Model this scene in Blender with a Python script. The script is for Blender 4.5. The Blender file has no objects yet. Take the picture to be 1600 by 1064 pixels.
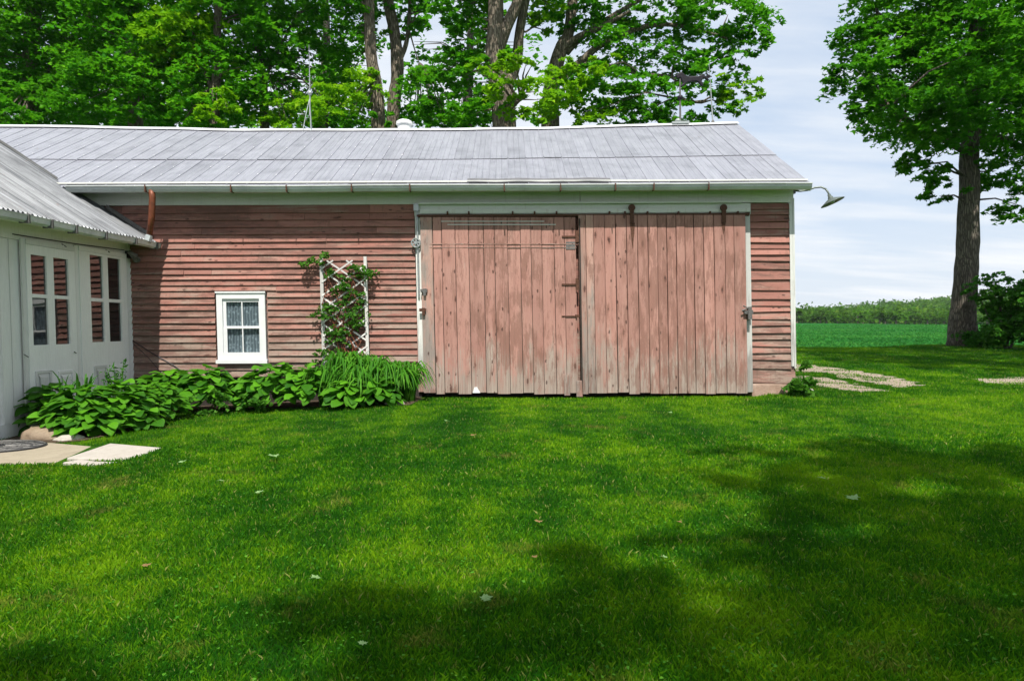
import bpy, math, random
import numpy as np
from mathutils import Vector, Matrix, noise as mnoise
R = math.radians
S = bpy.context.scene
COL = S.collection
rng = random.Random(7)
nr = np.random.default_rng(11)

# ------------------------------------------------------------------ camera
FPX = 1066.7
CAM = Vector((0, -10.0, 1.0))
PITCH, ROLL = 1.13, 0.27
CM = Matrix.Rotation(R(90 - PITCH), 3, 'X') @ Matrix.Rotation(R(-ROLL), 3, 'Z')
cd = bpy.data.cameras.new('camera')
cam = bpy.data.objects.new('camera', cd)
COL.objects.link(cam)
cd.sensor_width = 36; cd.lens = 24; cd.clip_start = 0.05; cd.clip_end = 3000
cam.location = CAM
cam.rotation_euler = CM.to_euler()
S.camera = cam

# ------------------------------------------------------------------ light
SUN_EL, SUN_AZ = 58.0, 180.0       # the sun stands high behind the photographer
w = bpy.data.worlds.new('World'); S.world = w; w.use_nodes = True
sd = bpy.data.lights.new('sun', 'SUN'); sd.energy = 5.0; sd.angle = R(0.55); sd.color = (1.0, 0.955, 0.87)
sun = bpy.data.objects.new('sun', sd); COL.objects.link(sun)
az = R(SUN_AZ)
sdir = Vector((math.sin(az) * math.cos(R(SUN_EL)), math.cos(az) * math.cos(R(SUN_EL)), math.sin(R(SUN_EL))))
sun.rotation_euler = sdir.to_track_quat('Z', 'Y').to_euler()
sun.location = (0, -20, 30)
S.view_settings.view_transform = 'Standard'
S.view_settings.look = 'None'
S.view_settings.exposure = 0.42
S.view_settings.gamma = 1.0
S.view_settings.use_curve_mapping = False
S.render.engine = 'CYCLES'
S.cycles.max_bounces = 8
S.cycles.transparent_max_bounces = 12
S.cycles.use_denoising = True
S.cycles.sample_clamp_indirect = 4.0

class G:
    """small helper to wire shader nodes"""
    def __init__(s, nt):
        s.nt = nt; nt.nodes.clear()
    def n(s, t, props=None, **ins):
        nd = s.nt.nodes.new(t)
        for k, v in (props or {}).items(): setattr(nd, k, v)
        for k, v in ins.items():
            key = int(k[1:]) if k[0] == 'i' and k[1:].isdigit() else k.replace('_', ' ')
            if isinstance(key, str) and key not in nd.inputs:
                key = next(x.name for x in nd.inputs if x.name.lower() == key.lower())
            if hasattr(v, 'is_linked') : s.nt.links.new(v, nd.inputs[key])
            elif hasattr(v, 'outputs'): s.nt.links.new(v.outputs[0], nd.inputs[key])
            else:
                if isinstance(v, tuple) and len(v) == 3 and nd.inputs[key].type == 'RGBA': v = (*v, 1)
                nd.inputs[key].default_value = v
        return nd
    def m(s, op, a, b=None, c=None):
        kw = {'i0': a}
        if b is not None: kw['i1'] = b
        if c is not None: kw['i2'] = c
        return s.n('ShaderNodeMath', {'operation': op}, **kw).outputs[0]
    def mix(s, f, a, b, mode='MIX'):
        nd = s.n('ShaderNodeMix', {'data_type': 'RGBA', 'blend_type': mode})
        for i, v in ((0, f), (6, a), (7, b)):
            if hasattr(v, 'is_linked'): s.nt.links.new(v, nd.inputs[i])
            else: nd.inputs[i].default_value = (*v, 1) if isinstance(v, tuple) and len(v) == 3 else v
        return nd.outputs[2]
    def ramp(s, f, lo, hi, a=0.0, b=1.0):
        return s.n('ShaderNodeMapRange', {'clamp': True}, i0=f, i1=lo, i2=hi, i3=a, i4=b).outputs[0]
    def noise(s, vec, scale, detail=4.0, rough=0.55):
        return s.n('ShaderNodeTexNoise', Vector=vec, Scale=scale, Detail=detail, Roughness=rough).outputs[0]
    def map(s, vec, scale=(1, 1, 1), loc=(0, 0, 0)):
        return s.n('ShaderNodeMapping', Vector=vec, Scale=scale, Location=loc).outputs[0]

# sky
g = G(w.node_tree)
sky = g.n('ShaderNodeTexSky', {'sky_type': 'NISHITA', 'sun_disc': False, 'sun_elevation': R(SUN_EL),
                               'sun_rotation': R(SUN_AZ), 'air_density': 1.0, 'dust_density': 1.6, 'ozone_density': 1.5})
tc = g.n('ShaderNodeTexCoord')
sep = g.n('ShaderNodeSeparateXYZ', i0=tc.outputs['Generated'])
zc = g.m('ADD', g.m('MAXIMUM', sep.outputs[2], 0.0), 0.16)
pv = g.n('ShaderNodeCombineXYZ', i0=g.m('DIVIDE', sep.outputs[0], zc), i1=g.m('DIVIDE', sep.outputs[1], zc), i2=0.35)
c1 = g.noise(g.map(pv.outputs[0], (0.55, 1.25, 1), (3.1, 0.4, 0)), 1.15, 7.0, 0.58)
c2 = g.noise(g.map(pv.outputs[0], (0.5, 2.6, 1), (1.0, 7.0, 0)), 2.6, 5.0, 0.6)
cl = g.m('ADD', g.m('MULTIPLY', c1, 0.75), g.m('MULTIPLY', c2, 0.25))
cf = g.ramp(cl, 0.36, 0.62, 0.35, 1.0)
hz = g.ramp(sep.outputs[2], 0.0, 0.42, 0.72, 0.0)
cf = g.m('MAXIMUM', cf, hz)
cloudcol = g.mix(c2, (8.3, 8.8, 9.5), (9.4, 9.6, 9.8))
skyc = g.mix(0.55, sky.outputs[0], (5.0, 7.2, 10.4))
skymix = g.mix(cf, skyc, cloudcol)
bg = g.n('ShaderNodeBackground', Color=skymix, Strength=0.080)
g.n('ShaderNodeOutputWorld', Surface=bg)

# ------------------------------------------------------------------ pixel -> place
def ray(px, py):
    return CM @ Vector(((px - 800) / FPX, -(py - 532) / FPX, -1.0))
def at_y(px, py, y=0.0):
    d = ray(px, py); t = (y - CAM.y) / d.y
    return CAM + d * t
def at_d(px, py, dist):
    return at_y(px, py, CAM.y + dist)
LEAN = 0.016
def bw(px, py, y=0.0):          # barn coordinates before the whole building leans
    p = at_y(px, py, y); return p.x + LEAN * p.z, p.z
def bx(px, py=450, y=0.0): return bw(px, py, y)[0]
def bz(px, py, y=0.0): return bw(px, py, y)[1]
WX, WK = -5.55 + 0.0, 0.0562      # wing wall line  x = WX + WK*y
def wing_at(px, py, off=0.0):
    d = ray(px, py)
    t = (WX + off - CAM.x - LEAN * CAM.z + WK * CAM.y) / (d.x + LEAN * d.z - WK * d.y)
    p = CAM + d * t
    return p.y, p.z

def sstep(a, b, x):
    t = np.clip((np.asarray(x, float) - a) / (b - a), 0, 1); return t * t * (3 - 2 * t)
def gz(x, y):
    x = np.asarray(x, float); y = np.asarray(y, float)
    z = 0.014 * np.minimum(y, 0) + 0.042 * np.minimum(x + 1.2, 0) * sstep(4, 0, y) * sstep(-14, -6, x)
    z = z + 0.24 * sstep(1, 12.5, y) * sstep(3, 6, x) - 0.75 * sstep(13.2, 17.5, y + 0.35 * np.sin(x * 0.6))
    z = z + 0.012 * np.sin(x * 1.7 + 0.4) * np.sin(y * 1.3) + 0.10 * np.exp(-((x - 15) ** 2 + (y - 12.3) ** 2) / 6.0)
    z = z - 0.085 * np.exp(-(y / 0.25) ** 2) * sstep(-1.5, -1.1, x) * sstep(3.75, 3.4, x)
    return z
def fz(x, y):
    x = np.asarray(x, float); y = np.asarray(y, float)
    return -0.32 + 2.2 * sstep(10, 330, y) + 0.9 * sstep(30, 200, y) * sstep(150, 60, x) * 0.8 - 0.1 * np.sin(x * 0.05) * sstep(14, 40, y)
def on_ground(px, py):
    d = ray(px, py); t = 5.0
    for _ in range(60):
        p = CAM + d * t
        e = p.z - float(gz(p.x, p.y))
        t += e / -d.z * 0.7
    p = CAM + d * t
    return Vector((p.x, p.y, float(gz(p.x, p.y))))

# ------------------------------------------------------------------ object helpers
def root_loc(o):
    while o.parent: o = o.parent
    return o.location.copy()
def thing(name, label, cat, loc=(0, 0, 0), group=None):
    o = bpy.data.objects.new(name, None); COL.objects.link(o)
    o.location = loc; o.empty_display_size = 0.2
    return tag(o, label, cat, group)
def tag(o, label=None, cat=None, group=None, kind=None):
    if label: o['label'] = label
    if cat: o['category'] = cat
    if group: o['group'] = group
    if kind: o['kind'] = kind
    return o
def link(name, me, m, parent=None, loc=None, smooth=False):
    o = bpy.data.objects.new(name, me); COL.objects.link(o)
    if m is not None and not me.materials: me.materials.append(m)
    if smooth: me.shade_smooth()
    if parent: o.parent = parent
    if loc is not None: o.location = loc
    return o

class MB:
    def __init__(s): s.v = []; s.f = []
    def add(s, vs, fs):
        k = len(s.v); s.v += [Vector(p) for p in vs]; s.f += [tuple(i + k for i in f) for f in fs]; return s
    def box(s, x0, x1, y0, y1, z0, z1, j=0.0):
        q = lambda: rng.uniform(-j, j) if j else 0
        vs = [(x + q(), y, z + q()) for x in (x0, x1) for y in (y0, y1) for z in (z0, z1)]
        return s.add(vs, [(0, 1, 3, 2), (4, 6, 7, 5), (0, 4, 5, 1), (2, 3, 7, 6), (0, 2, 6, 4), (1, 5, 7, 3)])
    def quad(s, a, b, c, d): return s.add([a, b, c, d], [(0, 1, 2, 3)])
    def bar(s, a, b, wx, wy, up=(0, 1, 0)):
        a = Vector(a); b = Vector(b); d = (b - a).normalized(); u = Vector(up); sd_ = d.cross(u).normalized(); u = sd_.cross(d).normalized()
        vs = [p + sd_ * i * wx / 2 + u * k * wy / 2 for p in (a, b) for i, k in ((-1, -1), (1, -1), (1, 1), (-1, 1))]
        return s.add(vs, [(3, 2, 1, 0), (4, 5, 6, 7), (0, 1, 5, 4), (1, 2, 6, 5), (2, 3, 7, 6), (3, 0, 4, 7)])
    def tube(s, pts, rads, n=8, cap=True):
        pts = [Vector(p) for p in pts]; rings = []
        if not hasattr(rads, '__len__'): rads = [rads] * len(pts)
        ref = Vector((0.13, 1, 0.21)).normalized(); prev = None
        for i, p in enumerate(pts):
            d = (pts[min(i + 1, len(pts) - 1)] - pts[max(i - 1, 0)]).normalized()
            if prev is None:
                prev = d.cross(ref)
                if prev.length < 1e-3: prev = d.cross(Vector((1, 0, 0)))
            u = (prev - d * prev.dot(d)).normalized(); prev = u; v = d.cross(u)
            rings.append([p + (u * math.cos(2 * math.pi * k / n) + v * math.sin(2 * math.pi * k / n)) * rads[i] for k in range(n)])
        vs = [p for r_ in rings for p in r_]; fs = []
        for i in range(len(pts) - 1):
            for k in range(n):
                fs.append((i * n + k, i * n + (k + 1) % n, (i + 1) * n + (k + 1) % n, (i + 1) * n + k))
        if cap:
            fs.append(tuple(range(n))[::-1]); fs.append(tuple((len(pts) - 1) * n + k for k in range(n)))
        return s.add(vs, fs)
    def lathe(s, prof, c, axis=(0, 0, 1), n=20):
        c = Vector(c); ax = Vector(axis).normalized()
        u = ax.cross(Vector((0, 1, 0.01))).normalized(); v = ax.cross(u)
        vs = [c + ax * h + (u * math.cos(2 * math.pi * k / n) + v * math.sin(2 * math.pi * k / n)) * r_ for r_, h in prof for k in range(n)]
        fs = [(i * n + k, i * n + (k + 1) % n, (i + 1) * n + (k + 1) % n, (i + 1) * n + k) for i in range(len(prof) - 1) for k in range(n)]
        return s.add(vs, fs)
    def prism(s, poly, y0, y1):          # outline in x,z pushed from y0 to y1
        n = len(poly)
        vs = [(x, y0, z) for x, z in poly] + [(x, y1, z) for x, z in poly]
        return s.add(vs, [tuple(range(n)), tuple(range(2 * n - 1, n - 1, -1))] + [(i, i + n, (i + 1) % n + n, (i + 1) % n) for i in range(n)])
    def profile(s, prof, x0, x1, seg=1, wob=0.0):      # outline in y,z run along x
        n = len(prof); vs = []; fs = []
        for i in range(seg + 1):
            x = x0 + (x1 - x0) * i / seg
            wz = wob * mnoise.noise((x * 0.6, 3.3, 1.7))
            vs += [(x, y, z + wz) for y, z in prof]
        for i in range(seg):
            for k in range(n):
                fs.append((i * n + k, i * n + (k + 1) % n, (i + 1) * n + (k + 1) % n, (i + 1) * n + k))
        fs += [tuple(range(n))[::-1], tuple(seg * n + k for k in range(n))]
        return s.add(vs, fs)
    def lean(s):
        for p in s.v: p.x -= LEAN * p.z
        return s
    def rough(s, amp, sc=3.0):
        for p in s.v: p += mnoise.noise_vector(p * sc) * amp
        return s
    def build(s, name, m, parent=None, smooth=False, loc=None, label=None):
        me = bpy.data.meshes.new(name)
        o0 = root_loc(parent) if parent else Vector(loc or (0, 0, 0))
        me.from_pydata([tuple(p - o0) for p in s.v], [], s.f); me.update()
        o = link(name, me, m, parent, None if parent else o0, smooth)
        if label: o['label'] = label
        return o

def np_mesh(name, verts, faces, attr=None):
    """verts (N,3); faces: list of (M,k) arrays"""
    me = bpy.data.meshes.new(name)
    loops = np.concatenate([f.ravel() for f in faces]).astype(np.int32)
    tot = np.concatenate([np.full(len(f), f.shape[1]) for f in faces]).astype(np.int32)
    start = np.concatenate([[0], np.cumsum(tot)[:-1]]).astype(np.int32)
    me.vertices.add(len(verts)); me.vertices.foreach_set('co', np.ascontiguousarray(verts, np.float32).ravel())
    me.loops.add(len(loops)); me.loops.foreach_set('vertex_index', loops)
    me.polygons.add(len(tot)); me.polygons.foreach_set('loop_start', start); me.polygons.foreach_set('loop_total', tot)
    me.update(calc_edges=True); me.validate()
    return me

# ------------------------------------------------------------------ materials
def new_mat(name):
    m = bpy.data.materials.new(name); m.use_nodes = True
    return m, G(m.node_tree)
def finish(g_, col, rough=0.6, bump=None, bstr=0.3, bdist=0.01, metal=0.0, spec=0.35):
    kw = dict(Base_Color=col, Roughness=rough, Metallic=metal)
    b = g_.n('ShaderNodeBsdfPrincipled', **kw)
    b.inputs['Specular IOR Level'].default_value = spec
    if bump is not None:
        bn = g_.n('ShaderNodeBump', Height=bump, Strength=bstr, Distance=bdist)
        g_.nt.links.new(bn.outputs[0], b.inputs['Normal'])
    g_.n('ShaderNodeOutputMaterial', Surface=b)
    return b
def plain(name, col, rough=0.6, metal=0.0, var=0.25, scale=14.0, spec=0.35, bstr=0.15):
    m, g_ = new_mat(name); tc_ = g_.n('ShaderNodeTexCoord')
    n1 = g_.noise(tc_.outputs['Object'], scale, 6.0, 0.6)
    c = g_.mix(g_.ramp(n1, 0.3, 0.7), tuple(x * (1 - var) for x in col), tuple(min(1, x * (1 + var * 0.5)) for x in col))
    finish(g_, c, rough, n1, bstr, 0.01, metal, spec)
    return m

def weathered(name, paint, paint2, wood, along, wear0, low=(0, 0, 0), knots=0.0, streak=1.0, dirt=(0.09, 0.07, 0.05), rough=0.75, vary=(0.74, 1.14), patch=0.0, brown=(0.23, 0.118, 0.09)):
    """old paint on boards: grain along one axis, paint rubbed through to grey wood, knots and drips"""
    m, g_ = new_mat(name)
    tc_ = g_.n('ShaderNodeTexCoord'); oi = g_.n('ShaderNodeObjectInfo')
    rv = g_.n('ShaderNodeCombineXYZ', i0=g_.m('MULTIPLY', oi.outputs['Random'], 37.0), i1=g_.m('MULTIPLY', oi.outputs['Random'], 11.0), i2=g_.m('MULTIPLY', oi.outputs['Random'], 53.0))
    obj = tc_.outputs['Object']
    vec = g_.n('ShaderNodeVectorMath', {'operation': 'ADD'}, i0=obj, i1=rv.outputs[0]).outputs[0]
    sc = lambda a, b: (a, b, b) if along == 'x' else (b, b, a)
    grain = g_.noise(g_.map(vec, sc(1.6, 55)), 1.0, 5.0, 0.65)
    fine = g_.noise(g_.map(vec, sc(7, 170)), 1.0, 3.0, 0.6)
    blotch = g_.noise(g_.map(vec, sc(1.5, 5.5)), 1.0, 6.0, 0.62)
    big = g_.noise(g_.map(obj, (1, 1, 1)), 0.9, 4.0, 0.6)
    s3 = g_.n('ShaderNodeSeparateXYZ', i0=obj)
    wear = g_.m('ADD', g_.m('MULTIPLY', grain, 0.55), g_.m('MULTIPLY', blotch, 0.65))
    wear = g_.m('ADD', wear, g_.m('MULTIPLY', big, 0.45))
    wear = g_.m('ADD', wear, g_.m('MULTIPLY', oi.outputs['Random'], 0.16))
    if low[2]:
        zz = g_.m('ADD', s3.outputs[2], g_.m('MULTIPLY', g_.m('SUBTRACT', oi.outputs['Random'], 0.5), 0.55))
        zz = g_.m('ADD', zz, g_.m('MULTIPLY', g_.m('SUBTRACT', g_.noise(g_.map(vec, sc(1.8, 9)), 1.0, 5.0, 0.7), 0.5), 1.6))
        wear = g_.m('ADD', wear, g_.ramp(zz, low[1], low[0], 0.0, low[2]))
    wm = g_.ramp(wear, wear0, wear0 + 0.17)
    pcol = g_.mix(g_.ramp(blotch, 0.3, 0.7), paint, paint2)
    pcol = g_.mix(g_.m('MULTIPLY', g_.ramp(fine, 0.35, 0.8), 0.35), pcol, tuple(x * 0.55 for x in paint))
    rnd = g_.ramp(g_.m('FRACT', g_.m('MULTIPLY', oi.outputs['Random'], 7.31)), 0, 1, *vary)
    pcol = g_.mix(1.0, pcol, g_.n('ShaderNodeCombineColor', i0=rnd, i1=rnd, i2=rnd).outputs[0], 'MULTIPLY')
    wcol = g_.mix(g_.ramp(grain, 0.3, 0.7), tuple(x * 0.55 for x in wood), wood)
    col = g_.mix(g_.m('MULTIPLY', wm, 0.88), pcol, wcol)
    if knots:
        vo = g_.n('ShaderNodeTexVoronoi', Vector=g_.map(vec, sc(2.2, 6.5)), Scale=1.0)
        wob = g_.noise(vec, 38.0, 2.0)
        kd = g_.m('ADD', vo.outputs['Distance'], g_.m('MULTIPLY', wob, 0.12))
        pick = g_.n('ShaderNodeSeparateColor', i0=vo.outputs['Color']).outputs[0]
        km = g_.m('MULTIPLY', g_.ramp(kd, 0.20, 0.13), g_.ramp(pick, 1 - knots, 1 - knots + 0.02))
        halo = g_.m('MULTIPLY', g_.ramp(kd, 0.42, 0.2), g_.ramp(pick, 1 - knots, 1 - knots + 0.02))
        col = g_.mix(g_.m('MULTIPLY', halo, 0.35), col, (0.20, 0.085, 0.06))
        col = g_.mix(g_.m('MULTIPLY', km, 0.85), col, (0.075, 0.035, 0.028))
        scr = g_.noise(g_.map(vec, sc(11, 40)), 1.0, 4.0, 0.7)
        col = g_.mix(g_.ramp(scr, 0.66, 0.72, 0, 0.65), col, (0.17, 0.07, 0.05))
    if patch:
        wp = g_.noise(g_.map(vec, sc(2.6, 15)), 1.0, 8.0, 0.78)
        zone = g_.noise(g_.map(obj, (0.8, 1, 1.3), (4, 2, 8)), 1.0, 3.0, 0.5)
        pm = g_.ramp(g_.m('ADD', wp, g_.m('MULTIPLY', zone, 0.55)), 0.77, 0.84)
        col = g_.mix(g_.m('MULTIPLY', pm, patch), col, g_.mix(grain, tuple(x * 0.6 for x in brown), brown))
        v2 = g_.n('ShaderNodeTexVoronoi', Vector=g_.map(vec, sc(5.5, 13)), Scale=1.0)
        k2 = g_.m('ADD', v2.outputs['Distance'], g_.m('MULTIPLY', g_.noise(vec, 60.0, 2.0), 0.22))
        p2 = g_.n('ShaderNodeSeparateColor', i0=v2.outputs['Color']).outputs[1]
        col = g_.mix(g_.m('MULTIPLY', g_.ramp(k2, 0.30, 0.22), g_.ramp(p2, 0.55, 0.57, 0, 0.85)), col, (0.06, 0.03, 0.025))
        ck = g_.noise(g_.map(vec, sc(3.0, 70)), 1.0, 2.0, 0.4)
        col = g_.mix(g_.ramp(ck, 0.70, 0.74, 0, 0.7), col, (0.10, 0.055, 0.04))
    if streak:
        st = g_.noise(g_.map(vec, (26, 26, 1.1)), 1.0, 3.0, 0.5)
        col = g_.mix(g_.m('MULTIPLY', g_.ramp(st, 0.56, 0.76), 0.42 * streak), col, dirt)
    h = g_.m('ADD', g_.m('MULTIPLY', grain, 0.7), g_.m('MULTIPLY', fine, 0.4))
    h = g_.m('SUBTRACT', h, g_.m('MULTIPLY', wm, 0.25))
    finish(g_, col, rough, h, 0.55, 0.006, 0, 0.2)
    return m

M = {}
GREYWOOD = (0.36, 0.315, 0.275)
M['siding'] = weathered('faded red clapboard', (0.325, 0.140, 0.112), (0.395, 0.195, 0.158), (0.35, 0.275, 0.225), 'x', 0.97, (0.2, 2.2, 0.24), 0.4, 0.9, patch=0.7, brown=(0.19, 0.105, 0.085))
M['plank'] = weathered('faded red door plank', (0.395, 0.200, 0.165), (0.465, 0.262, 0.220), (0.41, 0.34, 0.295), 'z', 1.06, (0.02, 1.15, 0.38), 0.9, 0.7, patch=0.6, vary=(0.87, 1.08), brown=(0.25, 0.128, 0.098))
M['plank_grey'] = weathered('bare grey door plank', (0.47, 0.26, 0.21), (0.50, 0.33, 0.28), (0.31, 0.275, 0.25), 'z', 0.90, (0.05, 2.6, 0.16), 0.5, 1.0, patch=0.6)
M['trim_h'] = weathered('old white board', (0.66, 0.67, 0.63), (0.72, 0.73, 0.69), (0.36, 0.35, 0.32), 'x', 1.24, (0, 0, 0), 0.0, 0.35, (0.30, 0.27, 0.22))
M['trim_v'] = weathered('old white post', (0.64, 0.65, 0.62), (0.72, 0.72, 0.70), (0.33, 0.31, 0.29), 'z', 1.04, (0.1, 1.9, 0.35), 0.0, 0.6, (0.25, 0.22, 0.18))
M['white'] = weathered('white house paint', (0.79, 0.79, 0.775), (0.83, 0.83, 0.81), (0.55, 0.55, 0.53), 'z', 1.40, (-0.25, 0.15, 0.12), 0.0, 0.25, (0.42, 0.40, 0.36), 0.5)
M['white_old'] = weathered('whiter old board', (0.76, 0.77, 0.74), (0.80, 0.81, 0.78), (0.46, 0.42, 0.36), 'x', 1.27, (0, 0, 0), 0.0, 0.6, (0.34, 0.25, 0.17))  # header and track boards, whiter than the frieze
M['white_new'] = plain('bright white paint', (0.70, 0.71, 0.72), 0.45, 0, 0.05, 9)
M['dark_wood'] = plain('dark inside timber', (0.035, 0.028, 0.024), 0.9)
M['rust'] = plain('rusty iron', (0.12, 0.055, 0.035), 0.75, 0.3, 0.5, 60)
M['iron'] = plain('old grey iron', (0.16, 0.155, 0.15), 0.6, 0.5, 0.4, 50)
M['black_iron'] = plain('blackened iron', (0.022, 0.02, 0.026), 0.5, 0.5, 0.3, 30)
M['brown_pipe'] = plain('rust brown downspout', (0.20, 0.062, 0.030), 0.5, 0.2, 0.45, 22)
M['lattice'] = weathered('peeling white lattice', (0.68, 0.66, 0.64), (0.74, 0.71, 0.70), (0.42, 0.35, 0.31), 'z', 1.15, (0, 0, 0), 0, 0.3, (0.3, 0.25, 0.2))
M['lamp'] = plain('grey green enamel', (0.13, 0.155, 0.14), 0.35, 0.3, 0.3, 40)
M['rod'] = plain('weathered lightning rod', (0.42, 0.45, 0.45), 0.4, 0.6, 0.2, 30)
M['rubber'] = plain('black rubber mat', (0.03, 0.03, 0.033), 0.6, 0, 0.4, 60)

def roof_metal(name, c0, c1, seed, across, rough=0.42, metal=0.35):
    m, g_ = new_mat(name); tc_ = g_.n('ShaderNodeTexCoord'); oi = g_.n('ShaderNodeObjectInfo')
    obj = tc_.outputs['Object']
    rv = g_.n('ShaderNodeCombineXYZ', i0=g_.m('MULTIPLY', oi.outputs['Random'], 31.0), i1=seed, i2=0.0)
    vec = g_.n('ShaderNodeVectorMath', {'operation': 'ADD'}, i0=obj, i1=rv.outputs[0]).outputs[0]
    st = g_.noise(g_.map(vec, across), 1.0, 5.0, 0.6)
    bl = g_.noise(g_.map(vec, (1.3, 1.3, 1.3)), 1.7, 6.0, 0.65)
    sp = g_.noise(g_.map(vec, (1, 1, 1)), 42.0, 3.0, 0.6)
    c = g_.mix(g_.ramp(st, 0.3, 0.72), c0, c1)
    c = g_.mix(g_.ramp(bl, 0.48, 0.70, 0, 0.6), c, tuple(x * 0.66 for x in c0)); dk = g_.noise(g_.map(vec, tuple(q * 1.9 for q in across)), 1.0, 6.0, 0.7); c = g_.mix(g_.ramp(dk, 0.56, 0.70, 0, 0.55), c, tuple(x * 0.55 for x in c0))
    c = g_.mix(g_.ramp(sp, 0.66, 0.72, 0, 0.5), c, tuple(min(1, x * 1.5) for x in c1))
    rs = g_.noise(g_.map(vec, (6, 6, 6)), 1.0, 5.0, 0.75)
    c = g_.mix(g_.ramp(rs, 0.66, 0.74, 0, 0.6), c, (0.20, 0.10, 0.06))
    rnd = g_.ramp(oi.outputs['Random'], 0, 1, 0.93, 1.05)
    c = g_.mix(1.0, c, g_.n('ShaderNodeCombineColor', i0=rnd, i1=rnd, i2=rnd).outputs[0], 'MULTIPLY')
    finish(g_, c, rough, st, 0.12, 0.004, metal, 0.4)
    return m
M['roof'] = roof_metal('weathered galvanised sheet', (0.29, 0.295, 0.345), (0.375, 0.38, 0.43), 2.0, (22, 1.4, 1.4))
M['roof2'] = roof_metal('corrugated galvanised sheet', (0.09, 0.095, 0.105), (0.31, 0.32, 0.335), 9.0, (0.5, 27, 0.5), 0.38, 0.4)  # streaks put the corrugation's dark and light contrast into the colour
M['gutter'] = roof_metal('painted gutter', (0.50, 0.53, 0.52), (0.62, 0.65, 0.63), 5.0, (2, 8, 14), 0.5, 0.15)
M['ridge'] = plain('bright ridge cap', (0.74, 0.75, 0.78), 0.4, 0.25, 0.12, 4)

def glass_mat():
    m, g_ = new_mat('window glass')
    tc_ = g_.n('ShaderNodeTexCoord')
    b = g_.n('ShaderNodeBump', Height=g_.noise(tc_.outputs['Object'], 5.0, 2.0), Strength=0.06, Distance=0.02)
    gl = g_.n('ShaderNodeBsdfGlossy', Color=(0.9, 0.95, 1.0), Roughness=0.03, Normal=b)
    tr = g_.n('ShaderNodeBsdfTransparent', Color=(0.82, 0.86, 0.86))
    fr = g_.n('ShaderNodeFresnel', IOR=1.55)
    front = g_.m('SUBTRACT', 1.0, g_.n('ShaderNodeNewGeometry').outputs['Backfacing'])
    mx = g_.n('ShaderNodeMixShader', i0=g_.m('MULTIPLY', fr.outputs[0], front), i1=tr.outputs[0], i2=gl.outputs[0])
    g_.n('ShaderNodeOutputMaterial', Surface=mx)
    return m
M['glass'] = glass_mat()
m, g_ = new_mat('dark reflecting pane')
tc_ = g_.n('ShaderNodeTexCoord')
b_ = finish(g_, (0.006, 0.007, 0.008), 0.025, g_.noise(tc_.outputs['Object'], 4.0, 2.0), 0.05, 0.02)
b_.inputs['IOR'].default_value = 2.1; b_.inputs['Specular IOR Level'].default_value = 0.5
M['pane'] = m
# lace curtain
m, g_ = new_mat('lace curtain')
tc_ = g_.n('ShaderNodeTexCoord')
vo = g_.n('ShaderNodeTexVoronoi', Vector=g_.map(tc_.outputs['Object'], (1, 0.01, 0.8)), Scale=24.0)
wv = g_.n('ShaderNodeTexWave', {'bands_direction': 'X'}, Vector=tc_.outputs['Object'], Scale=7.0, Distortion=2.5, Detail=2.0)
f_ = g_.m('ADD', g_.m('MULTIPLY', g_.ramp(vo.outputs['Distance'], 0.15, 0.5), 0.6), g_.m('MULTIPLY', wv.outputs['Fac'], 0.5))
finish(g_, g_.mix(f_, (0.50, 0.54, 0.60), (0.13, 0.15, 0.18)), 0.9)
M['lace'] = m
# stone / concrete
def stone(name, c0, c1, c2, sc=6.0, bs=0.6):
    m, g_ = new_mat(name); tc_ = g_.n('ShaderNodeTexCoord'); blo = g_.noise(tc_.outputs['Object'], 2.6, 6.0, 0.7)
    a = g_.noise(tc_.outputs['Object'], sc, 8.0, 0.65); b = g_.noise(tc_.outputs['Object'], sc * 9, 4.0, 0.7)
    c = g_.mix(g_.ramp(a, 0.35, 0.65), c0, c1); c = g_.mix(g_.ramp(b, 0.55, 0.75, 0, 0.7), c, c2); c = g_.mix(g_.ramp(blo, 0.50, 0.72, 0, 0.55), c, c2)
    finish(g_, c, 0.9, g_.m('ADD', a, g_.m('MULTIPLY', b, 0.4)), bs, 0.02, 0, 0.2)
    return m
M['boulder'] = stone('brown field stone', (0.20, 0.145, 0.10), (0.32, 0.25, 0.18), (0.14, 0.11, 0.085))
M['pale_stone'] = stone('pale limestone', (0.38, 0.35, 0.30), (0.50, 0.47, 0.42), (0.25, 0.22, 0.18))
M['slab'] = stone('tan concrete', (0.29, 0.25, 0.185), (0.36, 0.31, 0.235), (0.20, 0.17, 0.125), 3.0, 0.25)
M['slab_pale'] = stone('pale worn concrete', (0.37, 0.34, 0.30), (0.46, 0.42, 0.38), (0.25, 0.22, 0.18), 3.0, 0.25)
M['footing'] = stone('pinkish old footing', (0.34, 0.22, 0.17), (0.46, 0.33, 0.27), (0.22, 0.14, 0.11), 7.0, 0.7)
M['gravel'] = stone('gravel track', (0.27, 0.215, 0.165), (0.355, 0.295, 0.235), (0.19, 0.15, 0.11), 5.0, 0.8)
M['soil'] = stone('dark garden soil', (0.05, 0.035, 0.024), (0.09, 0.062, 0.042), (0.12, 0.09, 0.06), 9.0, 0.9)
M['bark'] = None
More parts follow.
